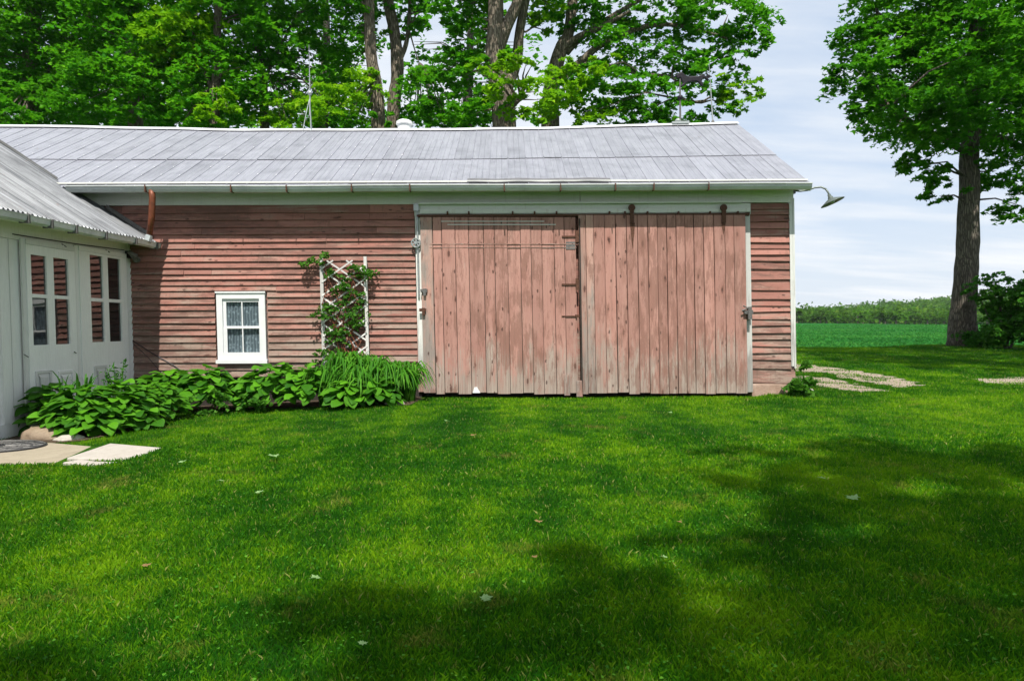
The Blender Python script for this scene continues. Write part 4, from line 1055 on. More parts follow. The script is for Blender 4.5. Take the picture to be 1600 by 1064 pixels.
def make_tree(name, label, cat, base, trunk, r0, r1, limbs, puffs, mats, leaf, dens=2.3, group=None, mbark='bark', flare=0.0, twigs=30, nz=0.7):
    base = Vector(base); t = thing(name, label, cat, base, group)
    mb = MB()
    pts = [base] + [Vector(p) for p in trunk]
    main = limb(mb, pts, r0, r1, 14)
    if flare:
        n = 14
        for v in mb.v[: n * 12]:
            h = v.z - base.z
            if h < 1.6:
                a = math.atan2(v.y - base.y, v.x - base.x); c_ = Vector((base.x, base.y, v.z))
                f_ = 1 + flare * math.exp(-max(h, 0) * 2.0) * (1 + 0.35 * math.sin(a * 5))
                v.x = c_.x + (v.x - c_.x) * f_; v.y = c_.y + (v.y - c_.y) * f_
    mb.build('trunk', M[mbark], t, smooth=True)
    ends = [main[-1]]
    allp = list(main[len(main) // 2:])
    if limbs:
        for L_, a, b in limbs:
            q = MB(); pp = limb(q, L_, a, b, 8); q.build('limb', M[mbark], t, smooth=True); allp += pp[1:]
    # twigs reach into the leaf masses
    tw = MB(); acc = {}
    for (c, rad, mk, dn) in puffs:
        c = Vector(c)
        for _ in range(max(1, twigs // max(1, len(puffs)))):
            u = Vector((rng.gauss(0, 1), rng.gauss(0, 1), rng.gauss(0, 1))).normalized()
            e = c + Vector((u.x * rad[0], u.y * rad[1], u.z * rad[2])) * rng.uniform(0.2, 0.8)
            s_ = min(allp, key=lambda p: (p - e).length + max(0, p.z - e.z) * 1.5)
            if (s_ - e).length > 7: continue
            mid_ = s_.lerp(e, 0.5) + Vector((0, 0, 0.12 * (s_ - e).length))
            tw.tube([s_, s_.lerp(mid_, 0.5) + Vector((rng.uniform(-.1, .1), 0, rng.uniform(-.1, .1))), mid_, e], [0.045, 0.035, 0.025, 0.008], 5, False)
        area = math.pi * rad[0] * rad[2]; n_leaf = int(dn * dens * area / (0.36 * leaf * leaf))
        acc.setdefault(mk, []).append(spray_points(c, rad, n_leaf, leaf, spray=min(0.6, 0.4 * min(rad)) if leaf < 0.3 else 0.9))
    if tw.v: o = tw.build('twigs', M[mbark], t); o['kind'] = 'stuff'
    for mk, L_ in acc.items():
        o = leaf_cloud('crown', np.concatenate(L_), leaf * 1.1, M[mk], t, nz=nz, asp=0.95, jitter=0.45, lobed=leaf < 0.2); o['kind'] = 'stuff'
    return t
def E(px, py, d, rx, ry, depth=None, mk='leaf', dn=1.0):
    c = at_d(px, py, d); k = d / FPX
    return (c, (rx * k, depth or min(rx, ry * 1.4) * k, ry * k), mk, dn)
def TP(px, py, d): return at_d(px, py, d)
def base_at(px, d):
    p = at_d(px, 500, d); return Vector((p.x, p.y, float(gz(p.x, p.y)) if p.y < 15 else float(fz(p.x, p.y))))

LF = 0.145
GB = 'maples behind the barn'
# far left, dark
make_tree('maple_tree', 'dark maple at the far left behind the barn roof, above the corrugated roof', 'tree', base_at(40, 25), [TP(45, 200, 25), TP(50, 60, 25), TP(60, -160, 25)], 0.42, 0.18,
          [([TP(46, 180, 25), TP(90, 90, 24.5), TP(160, 0, 24)], 0.14, 0.05)],
          [E(20, 60, 25, 130, 95, mk='leaf_dark'), E(110, 40, 25, 110, 90, mk='leaf_dark'), E(60, 165, 24.5, 120, 55, mk='leaf_dark'), E(-80, 100, 25, 100, 120, mk='leaf_dark'), E(60, -120, 25, 190, 120, mk='leaf_dark', dn=0.7), E(15, 180, 22, 40, 25, mk='leaf')], None, LF, 3.44, GB)
make_tree('maple_tree', 'leafy maple second from the left above the barn roof', 'tree', base_at(215, 23), [TP(212, 200, 23), TP(205, 80, 23), TP(200, -150, 23)], 0.30, 0.12,
          [([TP(210, 150, 23), TP(250, 80, 23), TP(300, 20, 22.5)], 0.11, 0.04)],
          [E(200, 70, 23, 85, 85), E(260, 110, 22.5, 70, 70), E(160, 150, 23, 70, 55, mk='leaf_dark'), E(235, 10, 23, 90, 60), E(220, 178, 22, 70, 26, mk='leaf'), E(200, -100, 23, 150, 100, dn=0.7), E(262, 45, 21.5, 45, 35, mk='leaf_bright', dn=0.8)], None, LF, 3.28, GB)
make_tree('maple_tree', 'leafy maple with bright sprays third from the left above the barn roof', 'tree', base_at(335, 22), [TP(335, 200, 22), TP(338, 100, 22), TP(345, -130, 22)], 0.2, 0.09,
          [([TP(336, 150, 22), TP(310, 90, 22), TP(300, 40, 21.5)], 0.08, 0.03)],
          [E(300, 60, 22, 60, 55, mk='leaf_bright', dn=0.8), E(345, 120, 22, 70, 55), E(355, 30, 22, 70, 60, mk='leaf'), E(320, 175, 21.5, 75, 30), E(350, -90, 22, 120, 90, dn=0.7), E(335, 165, 20.5, 45, 25, mk='leaf_bright', dn=0.8)], None, LF, 3.20, GB)
make_tree('maple_tree', 'slender dark stemmed maple left of the tripod lightning rod', 'tree', base_at(416, 24), [TP(414, 190, 24), TP(409, 120, 24), TP(406, 50, 24), TP(404, -120, 24)], 0.19, 0.10,
          [([TP(410, 130, 24), TP(440, 70, 24), TP(465, 20, 24)], 0.07, 0.03), ([TP(408, 90, 24), TP(380, 40, 24), TP(365, 0, 24)], 0.06, 0.03)],
          [E(440, 60, 24, 55, 42), E(390, 60, 25, 55, 50, mk='leaf_dark', dn=0.7), E(490, 110, 24, 60, 55, mk='leaf'), E(420, 165, 23.5, 70, 35, mk='leaf_bright', dn=0.8), E(510, 40, 24, 50, 45, mk='leaf', dn=0.7), E(380, 150, 23, 50, 40, mk='leaf'), E(420, 5, 24, 80, 35, mk='leaf'), E(400, -90, 24, 120, 80, dn=0.7), E(455, 180, 22, 60, 22, mk='leaf_bright', dn=0.7), E(530, 165, 22.5, 50, 34, mk='leaf_bright', dn=0.8)], None, LF, 2.87, GB, 'bark_dark')
make_tree('maple_tree', 'grey maple trunk leaning left of its neighbour above the middle of the roof', 'tree', base_at(598, 23), [TP(592, 200, 23), TP(586, 130, 23), TP(578, 60, 23), TP(577, -100, 23)], 0.27, 0.16,
          [([TP(579, 40, 23), TP(566, 10, 23), TP(556, -30, 23)], 0.13, 0.07)],
          [E(545, 60, 23.5, 38, 40, mk='leaf', dn=0.7), E(530, 10, 23, 55, 28), E(555, 135, 22.5, 42, 36, mk='leaf_bright', dn=0.8), E(560, 185, 22.5, 50, 18, mk='leaf'), E(560, -80, 23, 100, 60, dn=0.7)], None, LF, 2.87, GB)
make_tree('maple_tree', 'straight grey maple trunk forking to the right above the middle of the roof', 'tree', base_at(612, 24), [TP(614, 200, 24), TP(621, 120, 24), TP(616, 50, 24), TP(606, 0, 24), TP(600, -90, 24)], 0.26, 0.17,
          [([TP(621, 100, 24), TP(634, 70, 24), TP(640, 20, 24), TP(640, -60, 24)], 0.10, 0.05), ([TP(640, 50, 24), TP(650, 85, 24), TP(656, 100, 24)], 0.03, 0.01)],
          [E(655, 25, 24, 36, 30, mk='leaf', dn=0.8), E(625, 45, 24, 25, 18, mk='leaf_bright', dn=0.5), E(665, 150, 23.5, 50, 40, mk='leaf'), E(612, 10, 25, 55, 25, mk='leaf', dn=0.5), E(640, -90, 24, 100, 70, dn=0.7), E(690, 175, 23, 45, 24, mk='leaf'), E(640, 180, 25, 40, 14, mk='leaf_dark')], None, LF, 2.87, GB)
make_tree('maple_tree', 'thick forked maple trunk right of the middle above the barn roof', 'tree', base_at(792, 21), [TP(788, 195, 21), TP(782, 140, 21), TP(772, 85, 21), TP(775, 30, 21), TP(776, -90, 21)], 0.43, 0.20,
          [([TP(773, 85, 21), TP(790, 45, 21), TP(812, -5, 21), TP(830, -90, 21)], 0.24, 0.12), ([TP(786, 150, 21), TP(806, 100, 21.5), TP(812, 50, 21.5), TP(826, -20, 21.5)], 0.2, 0.12), ([TP(788, 180, 20.8), TP(802, 160, 20.6), TP(813, 150, 20.5)], 0.12, 0.07)],
          [E(730, 60, 21.5, 36, 45, mk='leaf'), E(720, 10, 21.5, 50, 30, mk='leaf'), E(745, 120, 21.5, 45, 36, mk='leaf'), E(770, 105, 19.5, 45, 24, mk='leaf_bright', dn=0.85), E(830, 150, 19.5, 60, 34, mk='leaf_bright', dn=0.9), E(745, 175, 21, 60, 22, mk='leaf'), E(820, 95, 19.3, 36, 20, mk='leaf_bright', dn=0.7), E(800, -80, 21, 130, 65, dn=0.7), E(700, 110, 22.5, 30, 40, mk='leaf_dark', dn=0.7), E(855, 25, 22, 35, 35, mk='leaf_bright', dn=0.6)], None, LF, 3.28, GB)
make_tree('maple_tree', 'spreading maple whose long limbs reach right above the horse weathervane', 'tree', base_at(858, 23), [TP(860, 190, 23), TP(864, 130, 23), TP(878, 76, 23), TP(890, 45, 23), TP(900, -60, 23)], 0.34, 0.15,
          [([TP(880, 78, 23), TP(905, 58, 22.7), TP(945, 40, 22.4), TP(985, 18, 22)], 0.15, 0.05), ([TP(884, 82, 23), TP(912, 55, 23), TP(950, 30, 23), TP(1000, 0, 23)], 0.15, 0.07),
           ([TP(868, 130, 23), TP(905, 100, 22.8), TP(940, 70, 22.6), TP(1010, 42, 22.4), TP(1070, 42, 22.2), TP(1140, 62, 22)], 0.16, 0.04), ([TP(1000, 118, 22.5), TP(1050, 122, 22.5), TP(1085, 160, 22.5)], 0.06, 0.02), ([TP(905, 100, 22.8), TP(960, 105, 22.6), TP(1000, 118, 22.5)], 0.08, 0.05)],
          [E(905, 20, 23, 60, 30, mk='leaf'), E(960, 75, 23, 55, 40, mk='leaf'), E(1030, 20, 22.5, 75, 34, mk='leaf'), E(1130, 25, 22, 75, 36, mk='leaf'), E(1165, 60, 22, 45, 24, mk='leaf', dn=0.85), E(1050, 85, 22.8, 50, 40, mk='leaf', dn=0.85), E(1110, 110, 22.2, 55, 38, mk='leaf', dn=0.8), E(1155, 140, 22, 34, 32, mk='leaf_bright', dn=0.75), E(930, 140, 22, 70, 36, mk='leaf'), E(1010, 155, 22, 60, 34, mk='leaf'), E(905, 175, 21.5, 70, 24, mk='leaf_bright', dn=0.9), E(985, 180, 22, 70, 20, mk='leaf'), E(1075, 175, 22, 42, 24, mk='leaf'), E(880, 120, 20.8, 50, 30, mk='leaf_bright', dn=0.9), E(1000, -80, 23, 190, 70, dn=0.7), E(1125, 165, 22, 30, 20, mk='leaf', dn=0.7), E(940, 100, 20.5, 30, 16, mk='leaf_bright', dn=0.6)], None, LF, 3.28, GB)
for (px, d, lab) in ((-90, 30, 'dark maple half out of the frame at the far left edge'), (505, 32, 'maple standing deeper behind the tripod lightning rod'), (730, 33, 'maple standing deeper between the thick forked trunk and its left neighbours'), (130, 33, 'maple standing deeper behind the dark leaves at far left'), (300, 32, 'maple standing deeper behind the bright sprays on the left')):
    make_tree('maple_tree', lab, 'tree', base_at(px, d), [TP(px, 200, d), TP(px + 5, 60, d), TP(px, -60, d)], 0.3, 0.12, [], [E(px, 150, d, 85, 50, mk='leaf_dark'), E(px + 50, 80, d, 70, 60, mk='leaf_dark', dn=0.4), E(px - 50, 70, d, 70, 60, mk='leaf_dark', dn=0.4), E(px, -20, d, 110, 70, mk='leaf_dark', dn=0.4), E(px, 200, d, 110, 40, mk='leaf_dark')], None, 0.24, 1.7, GB, 'bark_dark')
# big maple on the right
DM = 22.0
mb_ = base_at(1506, DM)
make_tree('maple_tree', 'big dark green maple with a thick bare trunk standing on the lawn edge at right', 'tree', mb_ + Vector((0, 0, -0.05)), [TP(1507, 480, DM), TP(1512, 400, DM), TP(1514, 320, DM), TP(1516, 230, DM), TP(1525, 100, DM), TP(1530, -100, DM)], 0.40, 0.22,
          [([TP(1515, 240, DM), TP(1480, 222, 21.5), TP(1440, 200, 21), TP(1390, 170, 20.5)], 0.15, 0.05), ([TP(1517, 225, DM), TP(1560, 215, 22), TP(1620, 240, 22)], 0.16, 0.06), ([TP(1520, 190, DM), TP(1470, 120, 22), TP(1420, 60, 22), TP(1370, 20, 22)], 0.17, 0.05), ([TP(1522, 170, DM), TP(1570, 110, 22), TP(1640, 60, 22)], 0.15, 0.05)],
          [E(1370, 60, 22, 62, 42, mk='leaf_dark'), E(1350, 120, 21, 58, 34, mk='leaf_dark'), E(1345, 165, 21, 40, 24, mk='leaf_dark'), E(1420, 20, 22, 70, 50, mk='leaf_dark'), E(1420, 110, 21.5, 70, 55, mk='leaf_dark'), E(1400, 180, 20.5, 60, 40, mk='leaf_dark'), E(1455, 205, 20.5, 55, 34, mk='leaf_dark'),
           E(1500, 60, 21, 80, 65, mk='leaf_dark'), E(1500, 140, 19.8, 62, 50, mk='leaf_dark'), E(1580, 90, 22, 80, 80, mk='leaf_dark'), E(1560, 180, 21, 65, 50, mk='leaf_dark'), E(1440, 262, 21, 45, 24, mk='leaf_dark'), E(1470, 295, 21.5, 38, 20, mk='leaf_dark', dn=0.85), E(1415, 255, 21.5, 24, 12, mk='leaf_dark', dn=0.8), E(1560, 265, 22, 40, 40, mk='leaf_dark', dn=0.8), E(1595, 320, 22, 38, 34, mk='leaf_dark', dn=0.85), E(1640, 230, 22, 70, 70, mk='leaf_dark', dn=0.8),
           E(1660, 90, 22, 90, 90, mk='leaf_dark', dn=0.8), E(1480, -70, 22, 160, 90, mk='leaf_dark', dn=0.7), E(1620, -80, 22, 130, 90, mk='leaf_dark', dn=0.7), E(1500, 85, 18.6, 30, 12, mk='leaf', dn=0.6), E(1440, 170, 26, 90, 60, mk='leaf_dark', dn=0.6), E(1540, 130, 27, 110, 90, mk='leaf_dark', dn=0.6)], None, 0.15, 3.8, None, 'bark_dark', 0.30, 44)
# shrubs right of the big maple
def shrub(px, d, hpx, wpx, lab, mk='shrub'):
    b = base_at(px, d); k = d / FPX
    t = thing('shrub', lab, 'shrub', b, 'shrubs beside the big maple')
    st = MB(); P_ = []
    H = hpx * k; W = wpx * k
    for i in range(9):
        e = b + Vector((rng.uniform(-W, W) * 0.8, rng.uniform(-0.6, 0.6), H * rng.uniform(0.6, 0.97)))
        st.tube([b + Vector((rng.uniform(-.1, .1), 0, -0.05)), b.lerp(e, 0.5) + Vector((rng.uniform(-.15, .15), 0, 0.1)), e], [0.03, 0.022, 0.006], 5, False)
        for q in (0.4, 0.6, 0.8, 1.0):
            p = b.lerp(e, q); P_.append(spray_points(p, (0.38 * W, 0.4, 0.16 * H), 150, 0.1, spray=0.2))
    st.build('stems', M['bark_dark'], t)['kind'] = 'stuff'
    leaf_cloud('leaves', np.concatenate(P_), 0.11, M[mk], t, nz=0.55)['kind'] = 'stuff'
shrub(1574, 20.5, 120, 46, 'tall loose dark shrub just right of the big maple trunk')
shrub(1608, 20.0, 120, 34, 'dark shrub cut by the right edge of the frame')
shrub(1543, 21, 34, 20, 'low shrub at the foot of the tall loose shrub')

# trees behind the photographer that shade the near lawn
def shade_tree(name, lab, x, y, zc, rad, n=7, dn=0.6, h0=4.5):
    b = Vector((x, y, float(gz(x, y)))); P_ = []
    for i in range(n):
        a = 2 * math.pi * i / n + rng.uniform(-.3, .3); q = rng.uniform(0.35, 0.75)
        P_.append((Vector((x + rad * q * math.cos(a), y + rad * q * math.sin(a), zc + rng.uniform(-1.3, 1.5))), (rad * 0.42, rad * 0.42, rad * 0.26), 'leaf', dn))
    for i in range(n * 2):         # loose outer sprays let flecks of sun through
        a = rng.uniform(0, 2 * math.pi); q = rng.uniform(0.75, 1.2)
        P_.append((Vector((x + rad * q * math.cos(a), y + rad * q * math.sin(a), zc + rng.uniform(-2.0, 1.5))), (rad * 0.15, rad * 0.15, rad * 0.10), 'leaf', dn * 0.8))
    P_.append((Vector((x, y, zc + 2.0)), (rad * 0.5, rad * 0.5, rad * 0.35), 'leaf', dn))
    make_tree(name, lab, 'tree', b, [(x, y, 2.5), (x + 0.1, y, h0), (x, y, zc + 1)], 0.4, 0.15, [], P_, None, 0.22, 1.5, 'shade trees behind the photographer', 'bark', 0.2, 16)
shade_tree('maple_tree', 'broad maple behind the photographer to the right, shading the near lawn', 5.0, -19.7, 14.5, 6.4, 15, 0.85, 7.0)
shade_tree('maple_tree', 'maple behind the photographer to the left, its shade just touching the lawn', -6.0, -21.0, 13.5, 5.0, 10, 1.1, 7.0)
shade_tree('maple_tree', 'maple right behind the photographer between the two broad maples', 0.4, -22.1, 14.0, 5.2, 11, 0.9, 7.0)
shade_tree('maple_tree', 'tall maple outside the frame on the right, shading the lawn before the big maple', 14.0, 2.0, 11.6, 6.0, 11, 0.75, 7.0)

# ------------------------------------------------------------------ far row of trees and wooded hill
def far_crown(seed, n=900):
    global nr
    P_ = []
    r_ = random.Random(seed)
    for i in range(6):
        c = (r_.uniform(-1.3, 1.3), r_.uniform(-1, 1), r_.uniform(1.2, 3.6))
        P_.append(spray_points(c, (1.5, 1.5, 1.2), n // 6, 0.5, spray=0.5))
    return np.concatenate(P_)
protos = []
for s_ in range(4):
    t = thing('field_edge_tree', 'bushy light green tree in the far row along the field edge', 'tree', (0, 0, 0), 'far row of trees along the field edge')
    MB().tube([(0, 0, -0.3), (0.1, 0, 1.2), (0, 0, 2.4)], [0.22, 0.17, 0.08], 6).build('trunk', M['bark'], t)
    o = leaf_cloud('crown', far_crown(s_), 0.55, M['far_leaf'], t, nz=0.45); o['kind'] = 'stuff'
    protos.append(t)
def copy_tree(t):
    c = t.copy(); COL.objects.link(c)
    for ch in t.children:
        k = ch.copy(); COL.objects.link(k); k.parent = c
    return c
used = [False] * 4
px = 1190
while px < 1640:
    d = rng.uniform(196, 212); s_ = rng.randrange(4)
    p = at_d(px, 507, d)
    o = protos[s_] if not used[s_] else copy_tree(protos[s_])
    used[s_] = True
    o.location = (p.x, p.y, float(fz(p.x, p.y)))
    k = rng.choice((0.5, 0.6, 0.7, 0.85, 1.05))
    o.scale = (k * rng.uniform(0.95, 1.3), k, k); o.rotation_euler = (0, 0, rng.uniform(0, 6.28))
    px += rng.uniform(7, 19)
for s_ in range(4):
    if not used[s_]:
        p = at_d(1420 + 20 * s_, 507, 215); protos[s_].location = (p.x, p.y, float(fz(p.x, p.y)))
# hill wood, one mass
N = 1900
d_ = nr.uniform(225, 520, N); pxs = nr.uniform(1090, 1760, N)
X = (pxs - 800) / FPX * d_; Y = d_ - 10; Z = hillz(X, Y)
P_ = []
for i in range(N):
    q = nr.normal(size=(34, 3)); q /= np.linalg.norm(q, axis=1, keepdims=True); q *= nr.uniform(0.5, 1.0, (34, 1))
    s_ = nr.choice([1.6, 2.0, 2.6, 3.4, 4.2])
    P_.append(np.array([X[i], Y[i], Z[i] + s_ * 0.9]) + q * np.array([s_, s_, s_ * 1.0]))
o = leaf_cloud('hill_wood', np.concatenate(P_), 1.35, M['far_leaf'], None, nz=0.5)
tag(o, 'light green wood covering the low hill beyond the field', 'woodland', None, 'stuff')

M['crop'] = leaf_mat('crop leaves', (0.016, 0.125, 0.024), (0.036, 0.20, 0.032), (0.10, 0.31, 0.048), (0.08, 0.30, 0.04), 0.08, gloss=0.05)
N = 42000
dd = 24.5 + 130 * nr.uniform(0, 1, N) ** 1.35; row = np.round(dd / 0.38) * 0.38 + nr.normal(size=N) * 0.05
xx = (nr.uniform(1215, 1760, N) - 800) / FPX * dd; yy = row - 10 + xx * 0.05
o = leaf_cloud('crop', np.stack([xx, yy, fz(xx, yy) + nr.uniform(0.02, 0.16, N)], -1), 0.24, M['crop'], None, nz=0.35, asp=0.5)
tag(o, 'young green crop growing in rows on the field beyond the lawn', 'crop', None, 'stuff')
# ================================================================== GARDEN
def hosta_leaf_mesh():
    nu, nv = 8, 4; vs = []; fs = []
    for i in range(nu + 1):
        t = i / nu; wd = 0.45 * max(0.0, math.sin(math.pi * min(1, t * 0.88 + 0.12))) ** 0.62 * (1 - 0.30 * t ** 3)
        if i == nu: wd = 0.015
        for j in range(nv + 1):
            u = j / nv * 2 - 1
            vs.append((u * wd, t - 0.06 * abs(u) * (t < 0.2), 0.20 * abs(u) ** 1.4 * wd - 0.26 * t ** 2.2 - 0.05 * abs(u) ** 3 + 0.015 * math.sin(t * 9 + u * 3)))
    for i in range(nu):
        for j in range(nv): k = i * (nv + 1) + j; fs.append((k, k + 1, k + nv + 2, k + nv + 1))
    # leaf stalk
    k = len(vs); vs += [(-0.02, 0.02, 0), (0.02, 0.02, 0), (0.015, -0.55, -0.55), (-0.015, -0.55, -0.55)]; fs.append((k, k + 1, k + 2, k + 3))
    me = bpy.data.meshes.new('hosta_leaf'); me.from_pydata(vs, [], fs); me.update(); me.shade_smooth(); me.materials.append(M['hosta'])
    return me
HL = hosta_leaf_mesh()
def hosta(p, rad, h, n, size, lab):
    t = thing('hosta', lab, 'plant', p, 'hostas in the garden bed')
    for i in range(n):
        q = math.sqrt((i + 0.5) / n); a = i * 2.39996 + rng.uniform(-.4, .4)
        o = bpy.data.objects.new('leaf', HL); COL.objects.link(o); o.parent = t
        hh = h * (1.0 - 0.62 * q ** 2) + rng.uniform(-0.05, 0.05)
        if rng.random() < 0.25: hh *= rng.uniform(0.55, 0.8)
        o.location = (rad * q * math.cos(a), rad * q * math.sin(a) * 0.85, hh)
        s_ = size * rng.uniform(0.75, 1.2)
        o.scale = (s_ * rng.uniform(0.9, 1.15), s_, s_)
        o.rotation_euler = (-R(rng.uniform(-42, 14) + 26 * q), R(rng.uniform(-25, 25)), a - math.pi / 2 + rng.uniform(-.35, .35))
    return t
def bedp(px, d):
    p = at_d(px, 600, d); return Vector((p.x, p.y, float(gz(p.x, p.y)) + 0.01))
hosta(bedp(80, 7.95), 0.28, 0.52, 110, 0.145, 'hosta nearest the wall boulder below the left glazed door')
hosta(bedp(128, 7.75), 0.40, 0.50, 186, 0.139, 'big hosta in front of the two glazed doors, left of the middle')
hosta(bedp(190, 8.0), 0.42, 0.50, 196, 0.132, 'big hosta in front of the right glazed door')
hosta(bedp(238, 8.5), 0.36, 0.44, 141, 0.132, 'hosta at the inner corner, right of the white wall')
hosta(bedp(120, 7.6), 0.22, 0.27, 77, 0.146, 'low hosta at the front of the bed beside the flat pale stone')
hosta(bedp(152, 7.6), 0.30, 0.28, 86, 0.146, 'low hosta at the front edge of the bed near the pale slab')
hosta(bedp(212, 7.95), 0.27, 0.27, 74, 0.143, 'low hosta at the front edge of the bed, farthest right of the front row')
hosta(bedp(262, 9.35), 0.36, 0.55, 141, 0.152, 'hosta against the barn wall nearest the white corner')
hosta(bedp(322, 9.25), 0.40, 0.56, 166, 0.158, 'hosta against the barn left of the small window')
hosta(bedp(372, 9.35), 0.30, 0.42, 101, 0.132, 'low hosta directly below the small window')
hosta(bedp(425, 9.3), 0.40, 0.56, 166, 0.152, 'hosta right of the small window')
hosta(bedp(478, 9.25), 0.36, 0.50, 135, 0.145, 'hosta left of the trellis foot')
hosta(bedp(548, 9.0), 0.30, 0.34, 85, 0.158, 'small hosta in front of the daylilies under the trellis')
hosta(bedp(590, 9.0), 0.26, 0.32, 70, 0.158, 'small hosta at the front edge of the daylilies')
def blades(P0, n, h, spread, wd, m_, parent, name='leaves', up=0.6):
    mb = MB()
    for i in range(n):
        a = rng.uniform(0, 2 * math.pi); l = h * rng.uniform(0.75, 1.25); sp = spread * rng.uniform(0.3, 1.2)
        b = Vector(P0) + Vector((rng.uniform(-.13, .13), rng.uniform(-.13, .13), 0)); d = Vector((math.cos(a), math.sin(a), 0)); s_ = Vector((-d.y, d.x, 0))
        pts = []
        for k in range(6):
            t = k / 5; z = l * (1 - ((t - up) / up) ** 2) if up < 1 else l * t
            pts.append(b + d * sp * t ** 1.2 + Vector((0, 0, z)))
        k0 = len(mb.v); ww = wd * rng.uniform(0.7, 1.2)
        for k in range(6):
            w_ = ww * (0.7 + 0.3 * math.sin(math.pi * min(1, k / 4))) * (1 if k < 5 else 0.15)
            mb.v += [pts[k] - s_ * w_ / 2, pts[k] + s_ * w_ / 2]
        for k in range(5): q = k0 + k * 2; mb.f.append((q, q + 1, q + 3, q + 2))
    o = mb.build(name, m_, parent); o['kind'] = 'stuff'
    return o
for px, d, h, lab in ((515, 9.45, 0.50, 'daylily clump at the left post of the trellis'), (545, 9.5, 0.66, 'tall daylily clump in the middle under the trellis'), (578, 9.4, 0.60, 'daylily clump below the right post of the trellis'), (608, 9.35, 0.52, 'daylily clump between trellis and sliding door'), (640, 9.35, 0.50, 'daylily clump nearest the sliding door'), (562, 9.2, 0.50, 'daylily clump leaning forward below the lattice')):
    p = bedp(px if px < 630 else 632, d); t = thing('daylily', lab, 'plant', p, 'daylilies under the trellis')
    blades(p, 210, h * 0.88, 0.42, 0.026, M['lily'], t, up=0.58)
p = bedp(120, 7.95); p.z += 0.12
t = thing('iris', 'spiky iris leaves standing above the big hosta by the glazed door', 'plant', p)
blades(p, 24, 0.50, 0.22, 0.026, M['shrub'], t, up=0.95)
p = bedp(183, 8.35); t = thing('tall_weed', 'tall leafy stalks standing against the right glazed door', 'plant', p)
mb = MB(); L_ = []
for i in range(6):
    e = p + Vector((rng.uniform(-.12, .12), rng.uniform(-.06, .06), rng.uniform(0.60, 0.78)))
    mb.tube([p + Vector((rng.uniform(-.08, .08), 0, 0)), e], [0.008, 0.004], 5)
    for k in range(26): q = p.lerp(e, 0.4 + 0.6 * k / 26); L_.append(q + Vector((rng.uniform(-.045, .045), rng.uniform(-.045, .045), 0)))
mb.build('stems', M['lily'], t)['kind'] = 'stuff'; leaf_cloud('leaves', [tuple(q) for q in L_], 0.07, M['shrub'], t, nz=0.4, asp=0.35)['kind'] = 'stuff'
p = bedp(348, 8.9); t = thing('low_weed', 'low mixed weeds between the hostas below the window', 'plant', p)
leaf_cloud('leaves', spray_points((p.x, p.y, p.z + 0.14), (0.55, 0.14, 0.16), 520, 0.06, spray=0.10), 0.06, M['vine'], t, nz=0.5)['kind'] = 'stuff'
p = at_y(1252, 600, -0.25); p.z = float(gz(p.x, p.y)); t = thing('burdock', 'leafy green weed growing at the right corner footing of the barn', 'plant', p)
mb = MB()
for i in range(5): mb.tube([p, p + Vector((rng.uniform(-.15, .15), 0, rng.uniform(.25, .42)))], [0.008, 0.004], 5)
mb.build('stems', M['lily'], t)['kind'] = 'stuff'
leaf_cloud('leaves', np.concatenate([spray_points((p.x, p.y, p.z + 0.14), (0.18, 0.14, 0.15), 330, 0.1, spray=0.12), spray_points((p.x + 0.1, p.y, p.z + 0.42), (0.06, 0.05, 0.12), 110, 0.1, spray=0.06)]), 0.10, M['vine'], t, nz=0.5)['kind'] = 'stuff'
# climbing vine
vp = Vector((bx(545, 580), -0.13, 0.15))
vine = thing('climbing_vine', 'green climbing vine growing up through the white trellis', 'vine', vp)
mb = MB(); L_ = []
for tgt in ((515, 420), (545, 415), (560, 420), (500, 410), (540, 470), (555, 480), (530, 500), (515, 540), (560, 500)):
    e = at_y(*tgt, -0.12); pts = [vp + Vector((rng.uniform(-.1, .1), 0, 0))]
    for k in range(1, 7): q = vp.lerp(e, k / 6); pts.append(q + Vector((0.10 * math.sin(k * 1.9 + tgt[0]), rng.uniform(-.03, .02), 0)))
    mb.tube(pts, [0.012] * 3 + [0.009, 0.008, 0.006, 0.004], 5)
mb.build('stems', M['brown_pipe'], vine)['kind'] = 'stuff'
for px, py, rx, ry, n in ((492, 407, 15, 7, 120), (481, 410, 8, 5, 60), (509, 402, 4, 8, 40), (522, 428, 16, 12, 130), (555, 424, 22, 11, 240), (580, 424, 7, 9, 70), (545, 445, 18, 14, 170), (530, 450, 14, 12, 70), (548, 470, 20, 14, 210), (520, 488, 18, 14, 170), (556, 492, 18, 16, 300), (535, 510, 22, 14, 240), (508, 480, 8, 10, 60), (528, 530, 22, 14, 280), (515, 550, 18, 14, 200), (540, 560, 24, 14, 260), (496, 492, 9, 6, 40), (496, 550, 8, 16, 60), (488, 572, 12, 8, 50), (560, 460, 12, 12, 120), (575, 565, 10, 10, 50)):
    c = at_y(px, py, -0.14); k = 9.86 / FPX
    L_.append(spray_points(c, (rx * k, 0.06, ry * k), int(n * 1.1), 0.05, spray=0.08))
leaf_cloud('leaves', np.concatenate(L_), 0.040, M['vine'], vine, nz=0.35)['kind'] = 'stuff'

